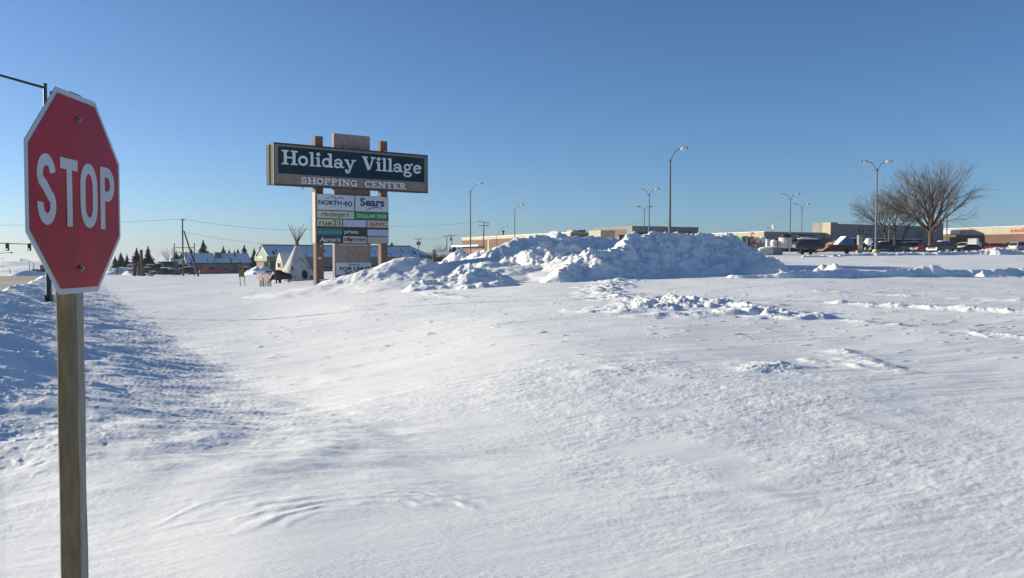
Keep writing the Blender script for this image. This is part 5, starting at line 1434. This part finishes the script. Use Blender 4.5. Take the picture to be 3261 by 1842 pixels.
SP = [(367, 815, 868, 270, 1.05, 'low spruce at the left end, next to the stop sign'), (386, 804, 868, 275, 1.25, 'broad spruce second from the stop sign'), (405, 809, 868, 280, .9, 'slim spruce third from the stop sign'),
      (436, 789, 872, 230, 1.0, 'tall spruce just left of the tall wooden post'), (472, 783, 868, 232, 1.0, 'tall spruce just right of the tall wooden post'), (449, 806, 868, 260, 1.3, 'dark spruce behind the tall wooden post'),
      (562, 805, 850, 290, 1.7, 'round dark evergreen behind the steel frame'), (546, 822, 852, 290, 1.4, 'low dark evergreen at the foot of the frame'), (578, 806, 845, 300, 1.4, 'wide evergreen behind the tall utility pole'), (594, 800, 840, 305, 1.3, 'evergreen above the left end of the grey roof'), (610, 792, 840, 300, 1.2, 'evergreen just inside the right upright of the frame'),
      (648, 764, 850, 290, 1.15, 'tallest spruce, standing behind the grey building'), (712, 783, 845, 300, 1.0, 'spruce rising behind the green rooftop unit'), (730, 794, 845, 320, 1.0, 'small spruce right of the rooftop unit'), (747, 795, 845, 340, .9, 'tiny thin spruce between two small ones'), (758, 792, 845, 320, 1.2, 'bushy small spruce left of the tall one'),
      (779, 780, 866, 270, 1.15, 'tall spruce at the right end of the grey building'), (810, 789, 866, 265, .95, 'spruce between the grey and the green-gabled building'), (1248, 770, 800, 260, 1.4, 'spruce tip peeking over the long roof beside the pylon'), (1447, 781, 830, 300, 1.5, 'dark evergreen behind the twin utility poles'), (1462, 783, 830, 310, .9, 'small evergreen left of the brick store'), (1434, 788, 830, 300, 1.2, 'low evergreen behind the left twin pole'), (689, 806, 845, 330, 1.6, 'low evergreen clump left of the rooftop unit')]
for i, (px, t_, b_, D, wf, lab) in enumerate(SP):
    src = protos[i % 3]
    o = src if i < 3 else copy_tree(src)
    p = at(px, b_, D); h = at(px, t_, D).z - p.z
    o.location = p; o.scale = (h * wf, h * wf, h); o.rotation_euler.z = i * 1.3
    o['label'] = lab
# ------------------------------------------------------------------ vehicles
M_tyre = mat('tyre_rubber', (.02, .02, .02), .9); M_rim = mat('wheel_rim', (.30, .30, .31), .4, .7)
M_tail = mat('tail_light', (.35, .02, .02), .3); M_headl = mat('head_light', (.65, .66, .64), .2); M_chrome = mat('bumper_metal', (.45, .45, .44), .3, .8)
def vehicle(name, kind, lab, cat, loc, rz, colr, snow=0, L=None, group='parked cars', sunk=0.0):
    """x forward, built at real size"""
    P = {  # side outline (x, z) clockwise from rear bottom; belt height; roof outline
        'suv': (4.7, 1.86, [(-2.35, .45), (-2.35, 1.0), (-2.25, 1.12), (1.0, 1.12), (2.15, .98), (2.35, .75), (2.35, .42)], [(-2.22, 1.10), (-2.0, 1.70), (-1.8, 1.78), (.25, 1.76), (1.05, 1.10)]),
        'sedan': (4.6, 1.78, [(-2.3, .42), (-2.3, .85), (-2.2, .98), (1.0, .96), (2.15, .82), (2.3, .6), (2.3, .36)], [(-1.65, .95), (-1.0, 1.40), (-.8, 1.44), (.25, 1.43), (1.05, .94)]),
        'pickup': (5.6, 1.95, [(-2.8, .55), (-2.8, 1.15), (-.9, 1.15), (-.9, 1.18), (1.35, 1.18), (2.65, 1.08), (2.8, .85), (2.8, .5)], [(-.95, 1.16), (-.80, 1.82), (-.6, 1.88), (.6, 1.86), (1.35, 1.16)]),
        'van': (5.0, 1.95, [(-2.5, .45), (-2.5, 1.15), (1.6, 1.15), (2.3, 1.0), (2.5, .75), (2.5, .42)], [(-2.45, 1.13), (-2.35, 1.95), (-2.1, 2.02), (.9, 1.98), (1.9, 1.12)]),
    }[kind]
    Ln, Wd, side, roof = P
    o = thing(name, lab, cat, loc, rz, group)
    o.location.z -= sunk
    m = mat('paint_%d_%d_%d' % tuple(int(c_ * 999) for c_ in colr), colr, .28, var=.08, scale=1.5)
    w = Wd / 2
    b = MB()
    n_ = len(side)
    vs = [(x, -w * (.97 if z > .9 else 1), z) for x, z in side] + [(x, w * (.97 if z > .9 else 1), z) for x, z in side]
    b.add(vs, [tuple(range(n_)), tuple(range(2 * n_ - 1, n_ - 1, -1))] + [(i, i + n_, (i + 1) % n_ + n_, (i + 1) % n_) for i in range(n_)])
    b.build('body', m, o, bevel=.06)
    n_ = len(roof); z0 = roof[0][1]; zt = max(z for _, z in roof)
    f = lambda z: w * (.95 - .17 * (z - z0) / (zt - z0))
    vs = [(x, -f(z), z) for x, z in roof] + [(x, f(z), z) for x, z in roof]
    MB().add(vs, [tuple(range(n_)), tuple(range(2 * n_ - 1, n_ - 1, -1))] + [(i, i + n_, (i + 1) % n_ + n_, (i + 1) % n_) for i in range(n_)]).build('cabin', m, o, bevel=.04)
    # glass: side, front, rear
    for sgn in (-1, 1):
        inset = [(x * .93 + .02, z0 + .06 + (z - z0) * .80) for x, z in roof]
        MB().add([(x, sgn * (f(z) + .012), z) for x, z in inset], [tuple(range(n_))]).build('side_window', M_glass, o)
    def slab(p, q_, nm, d):
        z1, z2 = p[1] + (q_[1] - p[1]) * .12, p[1] + (q_[1] - p[1]) * .88; x1, x2 = p[0] + (q_[0] - p[0]) * .12, p[0] + (q_[0] - p[0]) * .88
        MB().quad((x1 + d, -f(z1) * .88, z1 + .01), (x1 + d, f(z1) * .88, z1 + .01), (x2 + d, f(z2) * .86, z2 + .01), (x2 + d, -f(z2) * .86, z2 + .01)).build(nm, M_glass, o)
    slab(roof[0], roof[1], 'rear_window', -.02); slab(roof[-1], roof[-2], 'windscreen', .02)
    for x in (-Ln * .31, Ln * .31):
        for y in (-w + .10, w - .10):
            wh = MB().tube([(x, y - .12, .36), (x, y + .12, .36)], .36, 18).build('wheel', M_tyre, o)
            MB().tube([(x, y - .135, .36), (x, y + .135, .36)], .21, 12).build('rim', M_rim, wh)
    xr, xf = side[0][0], side[-1][0]
    MB().box(xr - .10, xr - .002, -w * .93, w * .93, .42, .62).build('bumper', M_chrome if kind == 'pickup' else M_dark, o)
    MB().box(xf + .002, xf + .10, -w * .93, w * .93, .40, .62).build('bumper', M_chrome if kind == 'pickup' else M_dark, o)
    for y in (-w * .82, w * .82):
        MB().box(xr - .04, xr - .003, y - .12, y + .12, .72, .98).build('tail_light', M_tail, o)
        MB().box(xf - .02, xf + .04, y - .17, y + .17, .66, .82).build('headlight', M_headl, o)
    MB().box(xf + .003, xf + .03, -w * .5, w * .5, .64, .80).build('grille', M_dark, o)
    if kind == 'pickup':
        MB().box(-2.72, -.98, -w * .84, w * .84, 1.151, 1.165).build('bed', M_dark if snow < 2 else M_snowcap, o)
    if snow:
        MB().ell(((roof[1][0] + roof[-2][0]) / 2, 0, zt + .01), ((roof[-2][0] - roof[1][0]) / 2 + .15, w * .8, .10), 14, 8).build('roof_snow', M_snowcap, o, smooth=True)
        if snow > 1:
            MB().ell(((roof[-1][0] + xf) / 2, 0, side[-3][1] + .08), ((xf - roof[-1][0]) / 2 + .05, w * .85, .10), 14, 8).build('hood_snow', M_snowcap, o, smooth=True)
    return o
def put(px, D, py=None):
    p = at(px, 825, D)
    z = gz(p.x, D) if py is None else at(px, py, D).z
    return (p.x, D, z)
BLK = (.018, .018, .022); RED = (.32, .015, .02); WHI = (.62, .60, .56); SIL = (.30, .31, .32); GRY = (.10, .10, .11)
away = math.atan2(1, -.512)
vehicle('suv', 'suv', 'dark SUV driving away on the road beside the stop sign', 'car', put(112, 205, 881.5), away, BLK, group='vehicles on the road')
vehicle('suv', 'suv', 'second dark SUV on the road, half hidden by the stop sign edge', 'car', put(137, 215, 881), away, BLK, group='vehicles on the road')
bt = put(143, 245, 880); bx = thing('box_truck', 'grey box truck ahead of the two dark SUVs on the road', 'truck', bt, away, 'vehicles on the road')
MB().box(-3, 2.2, -1.2, 1.2, .9, 3.2).build('cargo_box', mat('grey_box', (.20, .21, .21), .6), bx); MB().box(2.3, 3.9, -1.05, 1.05, .6, 2.4, .12).build('cab', GRY and mat('grey_cab', GRY, .4), bx)
for x in (-2, 2.9):
    for y in (-1, 1): MB().tube([(x, y - .15, .45), (x, y + .15, .45)], .45, 14).build('wheel', M_tyre, bx)
# left lot
vehicle('sedan', 'sedan', 'white snow-covered car left of the stumps', 'car', put(412, 195, 865), R(170), WHI, 2)
vehicle('pickup', 'pickup', 'white snowy pickup right of the tall wooden post', 'pickup truck', put(477, 205, 868), R(195), WHI, 2)
vehicle('van', 'van', 'white van behind the white snowy pickup', 'van', put(488, 235, 862), R(200), WHI, 2)
vehicle('pickup', 'pickup', 'black pickup with a snowy hood beside the dark trailer', 'pickup truck', put(505, 190, 868), R(188), BLK, 2)
tr = put(537, 200, 870); t_ = thing('dark_trailer', 'black enclosed trailer left of the steel frame', 'trailer', tr, R(5), 'parked cars')
MB().box(-2.0, 1.9, -1.0, 1.0, .5, 2.65).build('cargo_box', mat('trailer_black', (.022, .024, .035), .5, var=.2), t_, bevel=.08); MB().ell((0, 0, 2.68), (1.7, .9, .08), 12, 6).build('roof_snow', M_snowcap, t_, smooth=True)
for y in (-1, 1): MB().tube([(-.6, y - .1, .35), (-.6, y + .1, .35)], .35, 14).build('wheel', M_tyre, t_)
vehicle('sedan', 'sedan', 'dark sedan nearest the steel frame, low in the snow', 'car', put(541, 172, 878), R(178), (.045, .042, .04), 1, sunk=.15)
vehicle('suv', 'suv', 'dark wagon left of the nearest dark sedan', 'car', put(517, 178, 878), R(165), (.06, .06, .055), 2, sunk=.2)
vehicle('van', 'van', 'snow-topped van seen through the steel frame', 'van', put(569, 205, 868), R(192), WHI, 2)
vehicle('suv', 'suv', 'dark SUV behind the tall utility pole', 'car', put(590, 195, 876), R(175), BLK, 1)
rp = vehicle('pickup', 'pickup', 'red pickup with a snowy front parked against the grey building', 'pickup truck', put(671, 222, 873.5), R(205), (.50, .02, .025), 0)
vehicle('sedan', 'sedan', 'dark car at the right corner of the grey building', 'car', put(791, 222, 869), R(8), BLK, 1)
vehicle('sedan', 'sedan', 'snow-roofed dark car by the brick corner of the green-gabled building', 'car', put(818, 186, 866), R(8), GRY, 2, sunk=.7)
# right lot
vehicle('pickup', 'pickup', 'black pickup facing the camera, right of the thick bare tree', 'pickup truck', put(2999, 140), R(212), BLK, 1)
wp = vehicle('pickup', 'pickup', 'white pickup carrying a big white crate in its bed', 'pickup truck', put(3068, 165), R(135), (.66, .62, .52), 0)
MB().box(-2.5, -.95, -.75, .75, 1.17, 2.55).build('crate', M_wht, wp)
vehicle('sedan', 'sedan', 'dark car just right of the white pickup', 'car', put(3088, 158), R(160), BLK, 0)
vehicle('suv', 'suv', 'red SUV parked under the brick wing', 'car', put(3158, 175), R(150), (.42, .025, .035), 0)
vehicle('suv', 'suv', 'dark SUV right behind the red SUV', 'car', put(3182, 182), R(170), GRY, 0)
vehicle('suv', 'suv', 'large black SUV near the right frame edge', 'car', put(3222, 150), R(205), BLK, 0)
vehicle('suv', 'suv', 'silver car with red tail lights cut by the right frame edge', 'car', put(3256, 142), R(20), SIL, 0)
vehicle('sedan', 'sedan', 'bright red car left of the thick bare tree trunk', 'car', put(2939, 165), R(200), (.45, .01, .02), 0)
vehicle('van', 'van', 'grey van in front of the portico store', 'van', put(2893, 172), R(185), GRY, 1)
vehicle('pickup', 'pickup', 'dark pickup heaped with snow behind the double-arm lamp', 'pickup truck', put(2810, 150), R(190), BLK, 2)
vehicle('pickup', 'pickup', 'black pickup left of the double-arm lamp', 'pickup truck', put(2762, 158), R(178), BLK, 1)
# covered boat-like dark hull left of the red trailer
hb_ = put(2572, 120); ho = thing('covered_boat', 'long dark tarp-covered boat hull with a snowy top in the lot', 'boat', hb_, R(24), 'farm store yard stock')
ho.scale = (.85, .85, .95)
hull = MB(); vs = []; HS = [(-2.9, .5, .95, 1.5), (-2.4, .85, .9, 1.95), (-1.2, 1.05, .75, 2.35), (.4, 1.1, .7, 2.4), (1.8, 1.05, .75, 2.2), (2.9, .9, .8, 1.8)]
for x, w, zb_, zt_ in HS:
    for k in range(10):
        a_ = 2 * math.pi * k / 10; vs.append((x, w * math.cos(a_), (zb_ + zt_) / 2 + (zt_ - zb_) / 2 * math.sin(a_) * (1.0)))
fs = [(j * 10 + k, j * 10 + (k + 1) % 10, (j + 1) * 10 + (k + 1) % 10, (j + 1) * 10 + k) for j in range(5) for k in range(10)] + [tuple(range(10))[::-1], tuple(50 + k for k in range(10))]
hull.add(vs, fs).build('hull', mat('dark_tarp', (.03, .034, .045), .5, var=.3, scale=3, bump=.5, bscale=4), ho)
MB().ell((0, 0, 2.33), (2.2, .75, .16), 16, 8).build('snow_cover', M_snowcap, ho, smooth=True)
MB().tube([(-2.2, 0, .3), (2.9, 0, .45), (3.8, 0, .45)], .08, 6).build('trailer_frame', M_dark, ho)
for y in (-.95, .95): MB().tube([(-.3, y - .12, .38), (-.3, y + .12, .38)], .38, 14).build('wheel', M_tyre, ho)
def stock(px, D, nm, lab, cat, parts, rz=0, dz=0):
    x, y, z = put(px, D); o = thing(nm, lab, cat, (x, y, z + dz), rz, 'farm store yard stock')
    for n_, f_, m_ in parts: f_(MB()).build(n_, m_, o)
    return o
M_or = mat('orange_wrap', (.34, .21, .14), .7, var=.3, scale=3); M_bkt = mat('pale_tub', (.55, .52, .46), .6, var=.15, scale=3)
stock(2374, 138, 'green_bin', 'bright green bin beside the pallet racks', 'bin', [('bin', lambda b: b.box(-.75, .75, -.5, .5, 0, 1.6, .08), mat('green_bin', (.02, .22, .07), .5)), ('lid', lambda b: b.ell((0, 0, 1.62), (.85, .55, .28), 12, 6), mat('green_bin', (.02, .22, .07)))], dz=.9)
rk = stock(2417, 132, 'pallet_rack', 'black steel rack holding orange and white wrapped pallets', 'rack', [('frame', lambda b: b.box(-1.9, -1.78, -.5, .5, -1, 3.0), M_dark)], dz=-.4)
MB().box(1.78, 1.9, -.5, .5, -1, 2.4).build('frame', M_dark, rk)
for z in (2.0, .9): MB().box(-1.78, 1.78, -.5, .5, z - .12, z).build('shelf', M_dark if z > 1 else M_wht, rk)
for k, (x, w, h, z, m_) in enumerate([(-1.2, .8, 1.05, 2.01, M_or), (-.3, .7, .9, 2.01, M_bkt), (.6, .8, .95, 2.01, M_wht), (-1.1, 1.0, .9, .91, M_or), (.1, 1.0, .9, .91, M_or), (1.2, .7, .9, .91, M_or)]):
    q_ = MB().box(-w / 2, w / 2, -.4, .4, 0, h, .05).build('wrapped_pallet', m_, None, loc=(rk.location.x + x, rk.location.y, rk.location.z + z))
    tag(q_, ['orange wrapped pallet at the left of the rack top', 'pale wrapped pallet in the middle of the rack top', 'white wrapped pallet at the right of the rack top', 'orange pallet at the left of the lower shelf', 'orange pallet in the middle of the lower shelf', 'narrow orange pallet at the right of the lower shelf'][k], 'pallet', 'pallets on the black rack')
stock(2447, 130, 'pallet_stack', 'cream sacks stacked on a short pallet right of the rack', 'pallet', [('sacks', lambda b: b.box(-.4, .4, -.4, .4, 0, 1.3, .08), M_bkt)], dz=.9)
stock(2464, 126, 'stock_tank', 'small white tub heaped with snow', 'tub', [('tub', lambda b: b.tube([(0, 0, 0), (0, 0, .9)], [.45, .5], 14), M_bkt), ('snow_heap', lambda b: b.ell((0, 0, .9), (.5, .5, .35), 12, 6), M_snowcap)], dz=.9)
stock(2500, 126, 'round_feeder', 'big stack of pale round tubs with a black one on top', 'tubs', [('tub', lambda b: b.tube([(0, 0, 0), (0, 0, 1.5)], [.95, .95], 18), M_bkt), ('black_tub', lambda b: b.ell((.1, 0, 1.75), (.8, .7, .38), 14, 8), M_dark)], dz=.9)
stock(2562, 132, 'water_tank', 'small pale tank with a black rim behind the covered boat', 'tank', [('tank', lambda b: b.tube([(0, 0, 0), (0, 0, 1.0)], [.5, .6], 14), M_bkt), ('rim', lambda b: b.box(-1.1, 1.3, -.5, .5, 1.0, 1.25), M_dark)], dz=1.6)
for k, (px, w, h, lab) in enumerate([(2437, .9, .9, 'low snowy crates left of the covered boat'), (2462, 1.1, 1.0, 'pile of snow-topped white buckets by the boat')]):
    stock(px, 116 + 2.5 * k, 'yard_crates', lab, 'crates', [('crates', lambda b: b.box(-w, w, -.6, .6, 0, h), M_grey if k else M_bkt), ('snow_top', lambda b: b.ell((0, 0, h), (w, .6, .22), 12, 6), M_snowcap)])
ot = stock(2640, 128, 'tilt_trailer', 'dark red flat trailer with an orange-brown ramp raised left', 'trailer', [('deck', lambda b: b.box(-.6, 4.0, -1, 1, .5, 1.35), mat('dark_red_deck', (.11, .04, .04), .7, var=.2)), ('ramp', lambda b: b.add([(-1.9, -1, .25), (.4, -1, 1.75), (.4, -1, 1.62), (-1.9, -1, .1), (-1.9, 1, .25), (.4, 1, 1.75), (.4, 1, 1.62), (-1.9, 1, .1)], [(0, 1, 2, 3), (7, 6, 5, 4), (0, 4, 5, 1), (1, 5, 6, 2), (2, 6, 7, 3), (3, 7, 4, 0)]), mat('orange_ramp', (.34, .17, .09), .7)), ('wheel', lambda b: b.tube([(2.2, -1.15, .35), (2.2, -1.0, .35)], .35, 14), M_tyre)], R(8))
stock(2687, 134, 'blue_tarp_load', 'blue tarp load with a snowy slanted top on the red trailer', 'tarp', [('tarp', lambda b: b.prism([(-1.3, 0), (-.1, 1.15), (.9, .9), (1.5, 0)], -.8, .8), mat('blue_tarp', (.03, .12, .28), .6, var=.15)), ('snow_top', lambda b: b.prism([(-1.35, .02), (-.1, 1.16), (-.1, 1.30), (-1.45, .10)], -.8, .8), M_snowcap)], R(8), dz=1.35)
stock(2662, 150, 'parking_sign', 'pale panel on posts before the portico pier', 'sign', [('panel', lambda b: b.box(-.45, .45, -.03, .03, 1.0, 2.0), mat('pale_banner', (.45, .43, .45))), ('post', lambda b: b.box(-.05, .05, .04, .1, -.5, 2), M_dark)], dz=.2)
stock(2738, 150, 'grey_cabinet', 'tall pale grey cabinet left of the black pickup', 'cabinet', [('body', lambda b: b.box(-.38, .38, -.4, .4, 0, 2.7), M_grey)], dz=.3)
stock(2735, 138, 'wood_crate', 'tan wooden crates stacked by the black pickup', 'crate', [('crate', lambda b: b.box(-.4, .4, -.4, .4, .05, .75), M_or), ('crate', lambda b: b.box(-.38, .38, -.4, .4, .78, 1.3), M_bkt)], dz=-.1)
stock(2766, 148, 'snow_heap', 'bright pointed snow heap on the black pickup bed', 'snow heap', [('heap', lambda b: b.ell((0, 0, 0), (.7, .6, .6), 12, 8), M_snowcap)], dz=1.9)
# ------------------------------------------------------------------ thin cold haze over the valley
hz_ = MB().box(-5400, 5400, -300, 6700, -64, 16.5).build('haze', None)
_m = bpy.data.materials.new('thin_haze'); _m.use_nodes = True
_nt = _m.node_tree; _nt.nodes.remove(_nt.nodes['Principled BSDF'])
_v = _nt.nodes.new('ShaderNodeVolumePrincipled'); _v.inputs['Color'].default_value = (.80, .88, 1, 1); _v.inputs['Density'].default_value = .00012; _v.inputs['Anisotropy'].default_value = .2
_nt.links.new(_v.outputs[0], _nt.nodes['Material Output'].inputs['Volume'])
hz_.data.materials.append(_m)
tag(hz_, kind='stuff')
